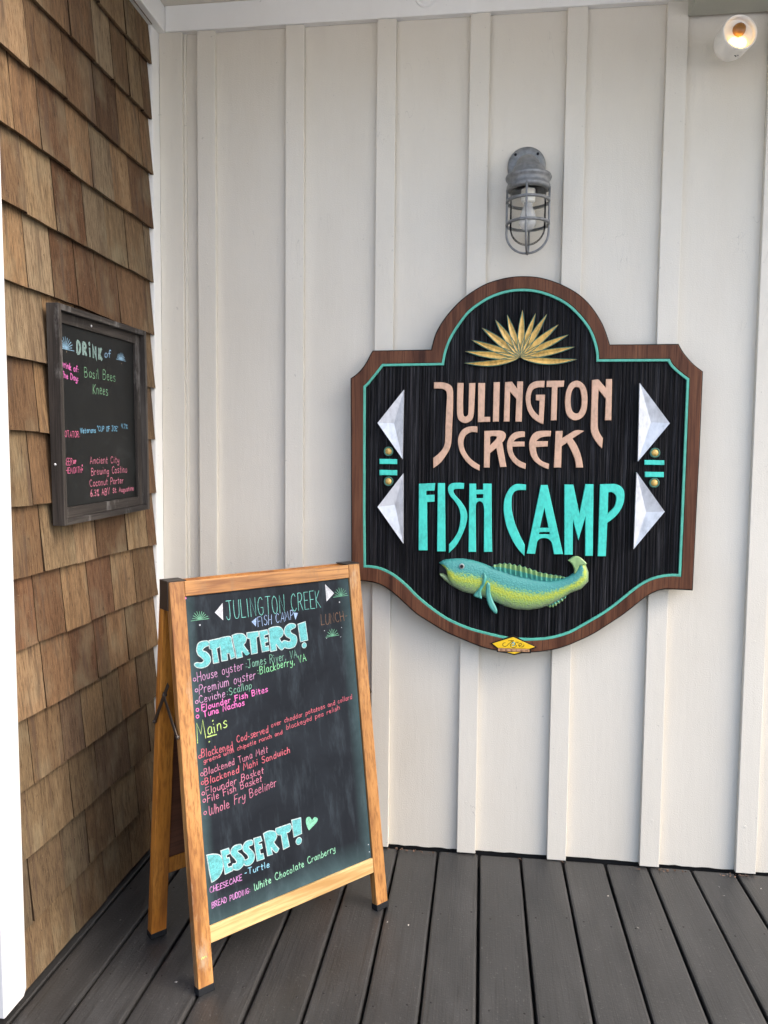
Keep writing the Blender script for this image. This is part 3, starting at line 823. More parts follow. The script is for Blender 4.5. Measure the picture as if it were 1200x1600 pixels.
ink = Ink(inkf); line(ink, "M", *R3, (242, 895), (285, 868), 98, 1.5); line(ink, "ains", *R3, (292, 856), (386, 818), 56, 1.5)
for a, b in (((290, 866), (332, 854)), ((297, 890), (299, 888)), ((314, 790), (316, 786))):
    ink.stroke([ub(R3[0] + a[0] * .325, R3[1] + a[1] * .325), ub(R3[0] + b[0] * .325, R3[1] + b[1] * .325)], .0034)
ink.done('chalk_lettering', chalk(LIME), panel, local=False)
write([("Blackened", R3, (262, 965), (413, 925), 38, 1.25, [(253, 961)]), ("Cod-served", R3, (432, 893), (582, 845), 34, 1.2, None),
       ("over cheddar potatoes and collard", R3, (597, 820), (984, 681), 23, 1.0, None),
       ("greens with chipotle ranch and", R3, (272, 993), (650, 850), 22, 1.0, None), ("blackeyed pea relish", R3, (670, 832), (926, 733), 23, 1.0, None)], CORAL)
write([("Blackened Tuna Melt", R3, (275, 1052), (580, 940), 33, 1.05, [(263, 1046)])], DUSTY)
write([("Blackened Mahi Sandwich", R3, (279, 1098), (686, 940), 33, 1.35, [(266, 1087)])], CORAL)
write([("Flounder Basket", R3, (284, 1143), (560, 1040), 33, 1.1, [(269, 1138)]), ("File Fish Basket", R3, (290, 1180), (552, 1078), 33, 1.1, [(274, 1172)]),
       ("Whole Fry Beeliner", R4, (305, 186), (606, 50), 40, 1.15, [(287, 172)])], DUSTY)
write([("CHEESECAKE", R5, (200, 708), (458, 598), 46, 1.25, None), ("BREAD PUDDING:", R5, (215, 828), (528, 700), 46, 1.2, None)], ROSE)
write([("-Turtle", R5, (482, 563), (684, 492), 50, 1.35, None)], SKYB)
write([("White Chocolate Cranberry", (0, 0, 1), (397.5, 1392), (524, 1329), 11, 1.3, None)], srgb(150, 235, 190))
def fat(reg, shapes, dots):
    """fat block letters, drawn one by one: pale outline under a turquoise fill"""
    for o_ in shapes:
        P = [ub(reg[0] + x * reg[2], reg[1] + y * reg[2]) for x, y in catmull(parse(o_), True, 5)]
        ink = Ink(inkf)
        ink.poly(inset_poly(P, -.0013), 0, 1); ink.n = 0; ink.poly(inset_poly(P, .0009), .0009, 0)
        ink.done('block_letter', [chalk(TURQC, 1), chalk(PINKW)], panel, local=False)
    for x, y, r in dots:
        c = ub(reg[0] + x * reg[2], reg[1] + y * reg[2]); r = r * reg[2] / 560
        P = [(c[0] + r * math.cos(t * .524), c[1] + r * math.sin(t * .524)) for t in range(12)]
        ink = Ink(inkf); ink.poly(P, 0, 1); ink.n = 0; ink.poly(inset_poly(P, .0018), .0009, 0)
        ink.done('block_letter_dot', [chalk(TURQC, 1), chalk(PINKW)], panel, local=False)
fat(R6, ["s140,300 s195,295 s208,330 s170,350 s150,378 s185,395 s215,430 s222,475 s195,515 s140,535 s95,527 s78,502 s100,488 s140,490 s162,468 s140,442 s110,415 s98,370 s110,320",
  "208,292 298,272 306,345 275,362 296,485 248,494 234,372 212,362",
  "305,270 s340,260 s398,256 412,300 442,440 404,455 392,405 368,408 374,464 322,474 309,350 290,290",
  "414,245 s460,230 s512,232 s540,265 s535,305 s518,332 575,405 s545,425 s522,412 s500,385 506,436 456,450 436,350",
  "546,222 646,208 652,252 630,260 640,400 588,412 574,275 548,268",
  "656,208 728,194 738,232 700,244 704,272 728,266 734,300 706,308 710,345 740,338 746,378 684,392 662,262",
  "742,185 s790,168 s845,172 s872,210 s862,250 s838,276 886,340 s860,374 s832,356 s806,322 812,376 760,388 748,280",
  "s975,145 s930,140 s890,170 s880,215 s900,255 s935,275 s925,300 s880,290 s858,310 s870,345 s920,360 s970,345 s992,300 s985,250 s945,225 s935,200 s955,185 s980,170",
  "1002,145 1068,122 1090,285 1025,302"], [(1058, 333, 28)])
fat(R5, ["172,398 s230,388 s280,400 s303,450 s298,520 s268,578 212,618 195,540",
  "287,362 350,340 360,383 330,398 334,422 354,416 362,455 338,468 346,495 376,488 384,522 322,552 304,450",
  "s450,310 s400,320 s372,350 s370,390 s400,425 s416,450 s405,466 s382,472 s386,510 s430,515 s468,480 s478,430 s455,395 s428,375 s424,358 s455,345",
  "s540,275 s495,285 s468,320 s470,360 s500,390 s513,415 s497,433 s474,442 s482,478 s520,478 s553,445 s560,395 s540,360 s517,340 s517,322 s545,310",
  "554,262 610,245 622,280 594,292 597,313 618,306 624,340 602,350 609,390 632,384 640,425 582,445 567,350",
  "634,222 s680,200 s725,205 s742,240 s730,275 s718,292 760,345 s740,376 s716,360 s695,335 708,390 668,402 652,310",
  "735,180 850,140 s862,170 s845,205 822,214 845,325 797,350 778,232 s748,228 s734,205",
  "864,112 938,92 945,220 882,250"], [(922, 282, 31)])
# drawings
for s, c_ in (("325,268 362,222 365,305", WHT), ("855,132 898,175 862,215", WHT), ("502,312 525,292 522,335", BLUE), ("703,268 725,270 712,303", BLUE)):
    ink = Ink(inkf); ink.poly(pts_ub(s, *R3)); ink.done('chalk_arrowhead', chalk(c_), panel, local=False)
for (cx, cy, r, nn) in ((253, 300, 36, 9), (930, 187, 40, 8), (890, 379, 34, 7)):
    ink = Ink(inkf); c = ub(R3[0] + cx * .325, R3[1] + cy * .325); ink.fan(c, r * .325 / 500, .0017, nn, slope=0)
    ink.done('chalk_agave', chalk(AGAVE), panel, local=False)
def dot(cx_, cy_, r, col, parent=panel, f=inkf):
    ink = Ink(f); ink.poly([(cx_ + r * math.cos(t * .785), cy_ + r * math.sin(t * .785)) for t in range(8)]); ink.done('chalk_dot', chalk(col), parent, local=False)
for cx, cy in ((253, 328), (924, 218), (852, 355), (934, 340), (862, 392), (930, 385)):
    c = ub(R3[0] + cx * .325, R3[1] + cy * .325); dot(*c, .0024 if cy in (328, 218) else .0012, WHT)
for x, y in ((575.5, 1319.5), (577, 1331)): c = ub(x, y); dot(*c, .0017, WHT)
ink = Ink(inkf); ink.poly(pts_ub("184,190 190,200 180,208 178,198", *R3)); ink.done('chalk_smudge', chalk(HOT), panel, local=False)
ink = Ink(inkf); ink.poly(pts_ub("980,130 s985,95 s1010,85 1030,115 s1050,88 s1075,98 s1070,125 s1040,160 1005,195 s990,165", *R5))
ink.done('chalk_heart', chalk(srgb(130, 225, 185)), panel, local=False)
# green chalk scribble on the left stile
ink = Ink(lambda u, v, z: fl(u, v, -z)); c = (.013, .088)
ink.stroke([(c[0], c[1]), (c[0] + .004, c[1] + .004), (c[0] + .006, c[1]), (c[0] + .010, c[1] + .004), (c[0] + .014, c[1] + .001)], .0022)
ink.done('chalk_scribble', chalk(LIME), ab, local=False)

# ------------------------------------------------------------------ framed drinks board on the shingles
DBX = .0235
db = thing('framed_menu_board', (DBX, -.726, 1.173), label='weathered grey framed drinks chalkboard hung on the shingle wall', cat='menu board')
DW, DH, DD = .519, .572, .033
db.rotation_euler = (math.radians(1.4), 0, 0)
# local frame: y along the wall, z up, x out of the wall
def dbox(name, y0, y1, z0, z1, x0, x1, m, parent=db, bev=.0015):
    bm = bmesh.new(); add_box(bm, (x0, y0, z0), (x1, y1, z1), bev, 2)
    return from_bm(name, bm, m, parent, local=False)
T1 = .016; T2 = .043
dbox('frame_side', 0, T1, 0, DH, 0, DD, GREYW); dbox('frame_side', DW - T1, DW, 0, DH, 0, DD, GREYW)
dbox('frame_rail', T1 + .0004, DW - T1 - .0004, 0, T1, .0003, DD - .0006, GREYWH); dbox('frame_rail', T1 + .0004, DW - T1 - .0004, DH - T1, DH, .0003, DD - .0006, GREYWH)
a0, a1 = T1 + .0006, DW - T1 - .0006; c0, c1 = T1 + .0006, DH - T1 - .0006; w2 = T2 - T1
dbox('inner_frame_side', a0, a0 + w2, c0, c1, .001, .016, GREYW); dbox('inner_frame_side', a1 - w2, a1, c0, c1, .001, .016, GREYW)
dbox('inner_frame_rail', a0 + w2 + .0004, a1 - w2 - .0004, c0, c0 + w2, .0012, .0156, GREYWH); dbox('inner_frame_rail', a0 + w2 + .0004, a1 - w2 - .0004, c1 - w2, c1, .0012, .0156, GREYWH)
BX = .008
dpan = dbox('menu_panel', a0 + w2 + .0008, a1 - w2 - .0008, c0 + w2 + .0008, c1 - w2 - .0008, .002, BX, CHALKB2, bev=.0003)
cr_, sr_ = math.cos(math.radians(1.4)), math.sin(math.radians(1.4))
def du(px, py):
    p = on_plane(px, py, 0, DBX + BX); y, z = p.y + .726, p.z - 1.173
    return (y * cr_ + z * sr_, -y * sr_ + z * cr_)
def dink(u, v, z): return Vector((BX + z, u, v))
def dline(ink, txt, reg, a, b, h, wpx=1.0, **k):
    ox, oy, sc = reg
    A, B, T = du(ox + a[0] * sc, oy + a[1] * sc), du(ox + b[0] * sc, oy + b[1] * sc), du(ox + a[0] * sc, oy + (a[1] - h) * sc)
    ink.text(txt, A, B, math.hypot(T[0] - A[0], T[1] - A[1]), .0017 * wpx, **k)
D1 = (90, 510, .10833); D2 = (90, 640, .10833)
def dwrite(items, col, name='chalk_lettering'):
    for it in items:
        ink = Ink(dink); dline(ink, *it); ink.done(name, chalk(col), dpan, local=False)
ink = Ink(dink); dline(ink, "DRINK", D1, (268, 402), (655, 505), 205, .8, bubble=.19, jit=.8)
ink.done('bubble_lettering', [chalk(srgb(150, 190, 180)), chalk(srgb(185, 220, 220))], dpan, local=False)
dwrite([("of", D1, (680, 448), (765, 450), 100, 1.9)], srgb(150, 200, 240))
dwrite([("Basil Bees", D1, (388, 722), (832, 800), 138, 1.0), ("Knees", D1, (510, 968), (722, 992), 145, 1.0)], srgb(150, 215, 165))
dwrite([("Drink of:", D1, (50, 580), (298, 668), 88, 1.8), ("The Day:", D1, (52, 728), (300, 795), 88, 1.8)], HOT)
dwrite([("ROTATOR:", D2, (70, 398), (318, 398), 88, 1.0), ("BEER", D2, (100, 808), (208, 800), 95, 1.0), ("OF", D2, (225, 780), (270, 776), 48, 1.4),
        ("THEMONTH", D2, (86, 930), (345, 905), 85, 1.0), (":", D2, (348, 880), (372, 878), 150, 3.0)], srgb(250, 110, 165))
dwrite([("Veterans", D2, (325, 335), (548, 328), 70, 1.6), ("\"CUP OF JOE\"", D2, (570, 312), (872, 310), 72, 1.3), ("4.7%", D2, (915, 265), (1008, 278), 58, 1.2)], srgb(120, 200, 240))
dwrite([("Ancient City", D2, (468, 782), (885, 765), 105, 1.2), ("Brewing Costino", D2, (485, 945), (1000, 905), 105, 1.2), ("Coconut Porter", D2, (465, 1108), (945, 1060), 100, 1.2),
        ("6.3% ABV", D2, (475, 1255), (750, 1220), 95, 1.5), ("St. Augustine", D2, (795, 1200), (1092, 1165), 68, 1.4)], srgb(245, 135, 165))
for cx, cy, r in ((112, 318, 150), (912, 480, 110)):
    ink = Ink(dink); c = du(90 + cx * .10833, 510 + cy * .10833); ink.fan(c, r * .10833 / 560, .0019, 11, slope=0, sx=1.35)
    ink.done('chalk_agave', chalk(srgb(150, 205, 240)), dpan, local=False)
for cx, cy in ((128, 365), (920, 535)):
    c = du(90 + cx * .10833, 510 + cy * .10833); dot(*c, .0022, srgb(160, 140, 110), dpan, dink)
bm = bmesh.new()
add_lathe(bm, [(.0035, 0), (.003, .001), (0, .0015)], Matrix.Translation((.016, .20, DH - T1 - .014)) @ Matrix.Rotation(math.radians(90), 4, 'Y'), 10)
from_bm('screw', bm, SILVER, db, local=False)
bm = bmesh.new()
add_lathe(bm, [(.0035, 0), (.003, .001), (0, .0015)], Matrix.Translation((.012, -.0002, .16)) @ Matrix.Rotation(math.radians(90), 4, 'X'), 10)
from_bm('screw', bm, SILVER, db, local=False)

# ------------------------------------------------------------------ carved wooden sign
SF = -.070            # plane of the sign's front face
sg = thing('carved_sign', (1.26, SF, 1.33), label='carved restaurant sign with brown border, raised letters and a fish', cat='sign')
def wp(px, py): p = on_plane(px, py, 1, SF); return (p.x, p.z)
def sf(x, z, d): return Vector((x, SF + d, z))
OUT = """547.5,590.8 s556.7,584.2 s565,575.8 s573.3,563.3 s578.3,553.3 582,547.5 673.5,545.8 s675.5,536.7 s680.8,520 s690,503.3 s702.5,486.7 s720,468.5 s740,453.5 s760,442.5 s780,436 s800,432 s820,431
 s840,432.4 s860,437.2 s880,445 s900,456 s916,469 s930,486 s942,506 s949,524 953.3,538 1060.9,537 s1067.3,548.5 s1075.2,558.8 s1084.7,569 1099,580.2 1094,700 1089,800 1083,923
 s1054,921.6 s1036.5,921.6 s1022.5,926 s1008.5,933.9 s987.5,950.5 s970,963.6 s952.5,975 s935,986.4 s917.5,996 s900,1003.8 s890,1008.2 s873.3,1013.7 s856.7,1017.2 s840,1019.3 s815,1020.5 s798,1019.8 s773,1016.7 s756.7,1013 s740,1007
 s716,997 s695.8,988 s668.3,971.4 s650,959.5 s631.7,943 s613.3,926.5 s595,914.6 s576.7,909.5 549.8,907.5 548.5,877 548,700"""
INN = """567.5,603.3 s574,597 s590,577 596.7,568.3 690,566.7 s693.3,550 s699,533.3 s706.7,518.3 s716.7,503.3 s726.7,490 s740,477.8 s760,464.8 s780,456.4 s800,451.8 s820,450.8
 s840,453 s860,459 s880,468.4 s896,480 s912,497 s924,514 s932,534 s935.6,550 936.2,561 1046.7,560.4 s1052,570 s1065,582 1077.5,591.3 1073,700 1068.9,800 1064.5,901.5
 s1048,901 s1033,903 s1019,906.8 s1005,913.8 s991,923.4 s977,934.8 s959.5,948.8 s942,961 s921,973.3 s900,985.3 s890,990.2 s873.3,995.8 s856.7,999.4 s840,1001 s820,1001.3 s790,998.6 s773,995 s756.7,991 s740,986.5
 s723,980.6 s695.8,967.8 s668.3,948.5 s650,933 s631.7,914.6 s613.3,900 s595,890.8 s580,887.6 567.8,887 566.8,800 567,700"""
def flatten(s, res=4): return [wp(x, y) for x, y in catmull(parse(s), True, res)]
out = flatten(OUT); inn = flatten(INN)
# body: black-edged blank behind the border
bm = bmesh.new(); add_plate(bm, [out, inset_poly(inn, -.002)], sf, .047, .0028, .0015)
from_bm('sign_blank', bm, BLACKEDGE, sg)
bm = bmesh.new(); add_plate(bm, [inset_poly(inn, -.001)], sf, .046, .0135)
from_bm('field_backing', bm, BLACKEDGE, sg)
# border ring, set in a little from the black edge
ring_out = inset_poly(out, .0030)
bm = bmesh.new(); add_plate(bm, [ring_out, inn], sf, .012, 0, .0022)
from_bm('border_frame', bm, SIGNW, sg)
inn2 = inset_poly(inn, .0004); inn3 = inset_poly(inn, .0082)
bm = bmesh.new(); add_plate(bm, [inn2, inn3], sf, .012, .0006, .0008)
from_bm('teal_line', bm, TEAL, sg)
# sand-blasted field: real vertical ridges
def span(poly, x):
    zs = []
    for i in range(len(poly)):
        a, b = poly[i], poly[(i + 1) % len(poly)]
        if (a[0] - x) * (b[0] - x) < 0: zs.append(a[1] + (b[1] - a[1]) * (x - a[0]) / (b[0] - a[0]))
    return (min(zs), max(zs)) if len(zs) > 1 else None
field = inset_poly(inn, .0062)
xs0 = min(p[0] for p in field); xs1 = max(p[0] for p in field)
bm = bmesh.new(); prevr = None; nx = 520; nz = 18
rr = random.Random(3); prof = []; h = 0
ph = [rr.uniform(0, 6.28) for _ in range(20)]
from mathutils import noise as mn
for i in range(nx):
    x = xs0 + (xs1 - xs0) * (i + .5) / nx
    s_ = span(field, x)
    if not s_: prevr = None; continue
    row = []
    for k in range(nz + 1):
        z = s_[0] + (s_[1] - s_[0]) * k / nz
        wob = .004 * mn.noise(Vector((x * 9, z * 2.2, 7)))
        u = x + wob
        d = .0075 + .0034 * mn.noise(Vector((u * 120, z * 1.3, 1))) + .0022 * mn.noise(Vector((u * 330, z * 2.0, 4))) + .0008 * rr.uniform(-1, 1) * .6
        row.append(bm.verts.new((x, SF + d, z)))
    if prevr:
        for k in range(nz): bm.faces.new((prevr[k], row[k], row[k + 1], prevr[k + 1]))
    prevr = row
from_bm('sandblasted_field', bm, CARVED, sg)

LET = []
def letter(m, ox, oy, sc, o, *holes, name='letter'):
    loops = [[wp(x, y) for x, y in outline(o, ox, oy, sc)]] + [[wp(x, y) for x, y in outline(h_, ox, oy, sc)] for h_ in holes]
    bm = bmesh.new(); add_plate(bm, loops, sf, .010, -.0008, .0013)
    return from_bm(name, bm, m, sg)
A1 = (670, 580, .13333); A2 = (810, 580, .13333); A3 = (640, 740, .13333); A4 = (780, 740, .175)
letter(PEACH, *A1, "60,130 150,130 s220,145 s268,178 s284,240 s282,450 s272,650 s262,840 s235,930 s160,1045 s110,1095 52,1135 52,1015 s110,970 s165,905 s188,830 s195,650 s203,450 s212,300 s205,240 s170,210 s120,203 60,203")
letter(PEACH, *A1, "335,138 408,138 s402,300 s402,480 s410,520 s430,532 s455,515 s463,480 s468,300 472,140 545,138 s538,300 s528,490 s510,560 s470,595 s430,608 s385,598 s345,560 s330,490 s330,300")
letter(PEACH, *A1, "578,138 660,138 650,535 718,535 718,592 575,598")
letter(PEACH, *A1, "760,128 832,128 820,590 750,592")
letter(PEACH, *A1, "893,128 975,122 1035,205 1035,120 1105,120 1088,592 1015,592 1025,325 953,240 945,590 878,590")
letter(PEACH, *A2, "308,113 302,190 s240,190 s185,205 s155,245 s142,320 s148,390 s175,450 s205,490 240,520 248,345 205,340 205,275 312,275 292,620 s230,595 s160,540 s110,460 s86,340 s95,240 s130,160 s190,122 s250,113")
letter(PEACH, *A2, "332,113 538,110 530,182 457,188 447,575 380,577 392,188 328,185")
letter(PEACH, *A2, "s675,112 s735,128 s785,185 s808,280 s808,380 s790,480 s745,545 s680,575 s615,560 s565,500 s548,410 s550,300 s570,210 s610,140", "s680,185 s715,200 s735,260 s742,350 s732,430 s705,485 s670,495 s635,470 s615,410 s612,320 s625,240 s650,198")
letter(PEACH, *A2, "863,105 s900,98 s935,97 955,115 1025,195 1027,92 1098,92 1088,575 1015,575 1025,325 940,215 s932,350 s930,500 s930,640 s945,710 990,785 980,905 s920,840 s870,760 s848,690 s848,600 s855,400")
letter(PEACH, *A1, "570,648 568,718 s500,715 s440,745 s410,800 s408,880 s440,960 s500,1035 597,1102 593,1165 s500,1115 s420,1035 s365,940 s342,840 s350,760 s390,690 s450,655 s510,645")
letter(PEACH, *A1, "650,700 820,695 s870,705 s900,735 s898,780 880,815 860,835 910,1122 835,1125 792,900 718,960 712,1130 645,1130", "718,770 s745,760 s790,765 s795,785 718,868")
letter(PEACH, *A1, "1125,708 1125,770 s1060,778 s1015,800 993,825 1122,825 1122,882 980,885 s985,940 s1010,995 s1060,1045 1138,1082 1132,1148 s1050,1115 s985,1060 s940,990 s918,910 s920,830 s950,765 s1000,722 s1060,706")
letter(PEACH, *A2, "383,700 375,765 s310,768 s250,785 210,820 345,820 343,882 205,890 s212,950 s235,1010 s280,1055 360,1085 352,1148 s270,1115 s195,1060 s145,985 s128,900 s130,820 s160,750 s210,710 s280,698")
letter(PEACH, *A2, "437,700 518,698 513,785 s600,730 s650,700 s700,690 772,700 632,790 s680,860 s720,950 s745,1040 758,1130 678,1130 s660,1030 s620,930 570,838 507,880 500,1130 415,1130")
letter(TURQ, *A3, "108,120 300,112 290,200 195,203 195,252 292,248 290,328 203,335 208,900 105,900")
letter(TURQ, *A3, "330,112 413,112 420,912 322,912")
letter(TURQ, *A3, "640,112 635,180 s570,180 s525,185 s515,215 s545,265 s605,330 s655,410 s675,480 s670,560 s640,660 s590,770 s540,850 460,930 460,830 s520,760 s565,680 s590,580 s595,480 s575,400 s525,320 s475,260 s450,200 s455,150 s490,115 s560,108")
letter(TURQ, *A3, "700,118 780,118 780,190 860,190 860,118 960,118 962,600 968,918 870,918 872,500 s870,400 s855,345 s820,325 s785,345 s775,400 778,918 690,918", "782,242 862,242 862,288 782,288")
letter(TURQ, *A4, "240,98 238,148 s180,148 s140,160 s115,200 s110,270 s115,340 s140,440 s180,540 228,635 225,735 s165,670 s110,580 s65,470 s42,350 s42,260 s60,190 s100,125 s150,95")
letter(TURQ, *A4, "372,102 432,102 570,720 490,720 470,620 s440,585 s400,575 s360,585 338,610 320,718 245,715", "403,305 440,485 363,485", "360,522 450,522 450,542 355,542")
letter(TURQ, *A4, "582,98 662,98 717,360 770,95 842,95 835,735 768,735 770,372 708,595 655,400 655,725 582,725")
letter(TURQ, *A4, "900,95 1030,92 s1080,110 s1112,150 s1118,210 s1100,290 s1050,370 965,440 952,738 880,738", "975,168 s1010,168 s1040,195 s1045,240 s1025,300 968,358")
for ox, (tp, ti, bo, ap) in ((570, ((328, 155), (108, 432), (316, 732), (243, 435))), (570, ((323, 850), (108, 1130), (322, 1435), (250, 1115))),
                         (970, ((155, 100), (405, 435), (140, 752), (252, 425))), (970, ((130, 843), (362, 1170), (105, 1480), (213, 1175)))):
    q = lambda p: wp(ox + p[0] * .1875, 580 + p[1] * .1875)
    bm = bmesh.new(); base = [bm.verts.new(sf(*q(p), .0105)) for p in (tp, ti, bo)]
    rim = [bm.verts.new(sf(*q(p), -.0065)) for p in (tp, ti, bo)]
    a = bm.verts.new(sf(*q(ap), .003))
    for i in range(3):
        bm.faces.new((rim[i], rim[(i + 1) % 3], a)); bm.faces.new((base[i], base[(i + 1) % 3], rim[(i + 1) % 3], rim[i]))
    from_bm('silver_arrowhead', bm, SILVER, sg)
for ox, (x0, y0, x1, y1) in ((570, (122, 730, 268, 775)), (570, (122, 822, 268, 868)), (970, (198, 740, 362, 782)), (970, (202, 838, 358, 884))):
    letter(TURQ, ox, 580, .1875, f"{x0},{y0} {x1},{y0+3} {x1},{y1} {x0},{y1-2}", name='turquoise_bar')
for ox, cx, cy in ((570, 197, 668), (570, 197, 918), (970, 286, 680), (970, 280, 930)):
    x, z = wp(ox + cx * .1875, 580 + cy * .1875)
    bm = bmesh.new(); mt = Matrix.Translation((x, SF, z)) @ Matrix.Rotation(math.radians(90), 4, 'X')
    R_ = .0158
    add_lathe(bm, [(R_, -.010), (R_, .0005), (R_ - .0018, .0018), (R_ - .0040, .0005), (R_ - .0052, -.0005)], mt, 20)
    add_lathe(bm, [(R_ - .0052, -.0005), (R_ - .008, .0030), (.0035, .0055), (0, .0045)], mt, 20, mi=1)
    from_bm('studded_disc', bm, [LEAFRIM, GOLD], sg)

# agave fan: each leaf is a part, ridge along its middle
C5 = (715, 480, .15833)
def aleaf(tip, wmax, bow=0, c=(617, 493)):
    q = lambda x, y: Vector(wp(C5[0] + x * C5[2], C5[1] + y * C5[2]))
    a, t = q(*c), q(*tip); d = t - a; Ln = d.length; d.normalize(); n = Vector((-d.y, d.x))
    W = wmax * C5[2] / 470 * .44
    bm = bmesh.new(); K = 12; rows = []
    for k in range(K + 1):
        s = k / K
        hw = W * (math.sin(math.pi * min(1, s ** .80)) ** .75 if 0 < s < 1 else 0) + .0004 * (1 - s)
        bo = bow * math.sin(math.pi * s)
        ctr = a + d * Ln * s + n * bo
        f1 = .80 if s < .72 else .80 * (1 - (s - .72) / .28 * .8)
        offs = [(-1, .009, 0), (-1, -.0050, 0), (-f1, -.0042, 1), (0, .0006, 1), (f1, -.0042, 1), (1, -.0050, 0), (1, .009, 0)]
        rows.append([bm.verts.new((ctr.x + n.x * hw * o_, SF + (dep if dep > .005 else -.0050 + (dep + .0050) * math.sin(math.pi * min(1, .08 + s * .90))), ctr.y + n.y * hw * o_)) for o_, dep, _ in offs])
    for A_, B_ in zip(rows, rows[1:]):
        for j in range(6):
            fc = bm.faces.new((A_[j], A_[j + 1], B_[j + 1], B_[j])); fc.material_index = 1 if j in (2, 3) else 0
    from_bm('agave_leaf', bm, [LEAFRIM, GOLD], sg)
aleaf((1180, 515), 72, -.010); aleaf((65, 552), 66, .010)
aleaf((75, 437), 78, .003); aleaf((1155, 392), 72, -.002); aleaf((138, 325), 76, .002); aleaf((1095, 272), 70)
aleaf((240, 205), 82); aleaf((995, 172), 76); aleaf((372, 125), 80); aleaf((883, 68), 72); aleaf((488, 75), 74); aleaf((770, 60), 66); aleaf((640, 28), 76)

# fish
def fish_mat():
    m, nt, b = mat('painted_fish', (.3, .6, .4), .38, spec=.5)
    uv = nt.nodes.new('ShaderNodeUVMap'); sx = nt.nodes.new('ShaderNodeSeparateXYZ'); L(nt, uv.outputs[0], sx.inputs[0])
    n = noise(nt, coords(nt, rnd=False), 160, 4, .7); n2 = noise(nt, coords(nt, rnd=False), 25, 3, .6)
    ad = nt.nodes.new('ShaderNodeMath'); ad.operation = 'MULTIPLY_ADD'; ad.inputs[1].default_value = .62; L(nt, n, ad.inputs[0]); L(nt, sx.outputs[1], ad.inputs[2])
    ad2 = nt.nodes.new('ShaderNodeMath'); ad2.operation = 'MULTIPLY_ADD'; ad2.inputs[1].default_value = .16; L(nt, n2, ad2.inputs[0]); L(nt, ad.outputs[0], ad2.inputs[2])
    c = ramp(nt, ad2.outputs[0], [(.34, (.17, .21, .16)), (.50, (.24, .33, .17)), (.66, (.30, .46, .12)), (.80, (.50, .54, .045)), (.90, (.30, .47, .12)), (1.02, (.10, .36, .24)), (1.22, (.06, .29, .26))])
    L(nt, c, b.inputs['Base Color'])
    vo = nt.nodes.new('ShaderNodeTexVoronoi'); vo.inputs['Scale'].default_value = 170; L(nt, coords(nt, (1, 1, 1.3), rnd=False), vo.inputs['Vector'])
    bump(nt, b, mix(nt, vo.outputs['Distance'], n, .5), .9, .0026); return m
FISH = fish_mat()
EYEG = flatpaint('fish_eye_grey', (.30, .32, .31), .4)
FINM = flatpaint('fish_fin_paint', (.08, .36, .30), .4, .55, 70, .4)
FINY = flatpaint('fish_fin_tip_paint', (.26, .42, .17), .4, .6, 70, .4)
F6 = (680, 860, .20833)
def fq(x, y): return Vector(wp(F6[0] + x * F6[2], F6[1] + y * F6[2]))
st = [((27, 92), (58, 118)), ((60, 73), (92, 160)), ((95, 66), (98, 232)), ((135, 62), (135, 277)), ((200, 60), (205, 312)), ((280, 73), (283, 332)), ((350, 94), (350, 350)), ((430, 125), (425, 375)),
      ((520, 155), (512, 418)), ((620, 188), (605, 446)), ((720, 208), (700, 451)), ((810, 222), (790, 437)), ((880, 225), (870, 408)), ((945, 214), (945, 366)),
      ((1000, 197), (1020, 318)), ((1036, 172), (1095, 292)), ((1062, 138), (1150, 235)), ((1074, 105), (1152, 165)), ((1062, 80), (1128, 95))]
bm = bmesh.new(); uvl = bm.loops.layers.uv.new('UVMap'); rows = []; K = 12
for i, (t, bt) in enumerate(st):
    T_, B_ = fq(*t), fq(*bt); hh = (T_ - B_).length; row = []
    dep = min(.020, hh * .38)
    for k in range(K + 1):
        a = math.pi * k / K; s = .5 - .5 * math.cos(a)
        p = B_.lerp(T_, s); gill = -.003 if i == 6 else 0
        row.append((bm.verts.new((p.x, SF + .006 - (dep + gill) * math.sin(a) ** .8 if 0 < k < K else SF + .010, p.y)), s))
    rows.append(row)
for A_, B_ in zip(rows, rows[1:]):
    for k in range(K):
        quad = [A_[k], B_[k], B_[k + 1], A_[k + 1]]
        fc = bm.faces.new([v for v, _ in quad]); fc.smooth = True
        for lp, (_, s) in zip(fc.loops, quad): lp[uvl].uv = (0, s)
for e in (0, -1):
    c = bm.verts.new(sum((v.co for v, _ in rows[e]), Vector()) / (K + 1))
    for k in range(K):
        fc = bm.faces.new((rows[e][k][0], rows[e][k + 1][0], c)); fc.smooth = True
        for lp in fc.loops: lp[uvl].uv = (0, .9)
# lower jaw
jaw = [((34, 172), (42, 196)), ((60, 172), (70, 226)), ((90, 190), (105, 256)), ((104, 215), (132, 274))]
rws = []
for (t, bt) in jaw:
    T_, B_ = fq(*t), fq(*bt); rws.append([bm.verts.new((B_.lerp(T_, .5 - .5 * math.cos(math.pi * k / 6)).x, SF + .008 - .013 * math.sin(math.pi * k / 6), B_.lerp(T_, .5 - .5 * math.cos(math.pi * k / 6)).y)) for k in range(7)])
for A_, B_ in zip(rws, rws[1:]):
    for k in range(6):
        fc = bm.faces.new((A_[k], B_[k], B_[k + 1], A_[k + 1])); fc.smooth = True
        for lp in fc.loops: lp[uvl].uv = (0, .1)
fish = from_bm('fish', bm, FISH, sg, label='leaping green, yellow and blue painted fish carved in relief')
def sub(name, o, m, back, front, bev=.001, holes=()):
    loops = [[tuple(fq(x, y)) for x, y in catmull(parse(o), True, 5)]]
    bm = bmesh.new(); add_plate(bm, loops, sf, back, front, bev); return from_bm(name, bm, m, fish)
sub('mouth', "32,112 62,118 98,165 104,200 92,190 60,168 30,168", INK, .010, -.0005, .0002)
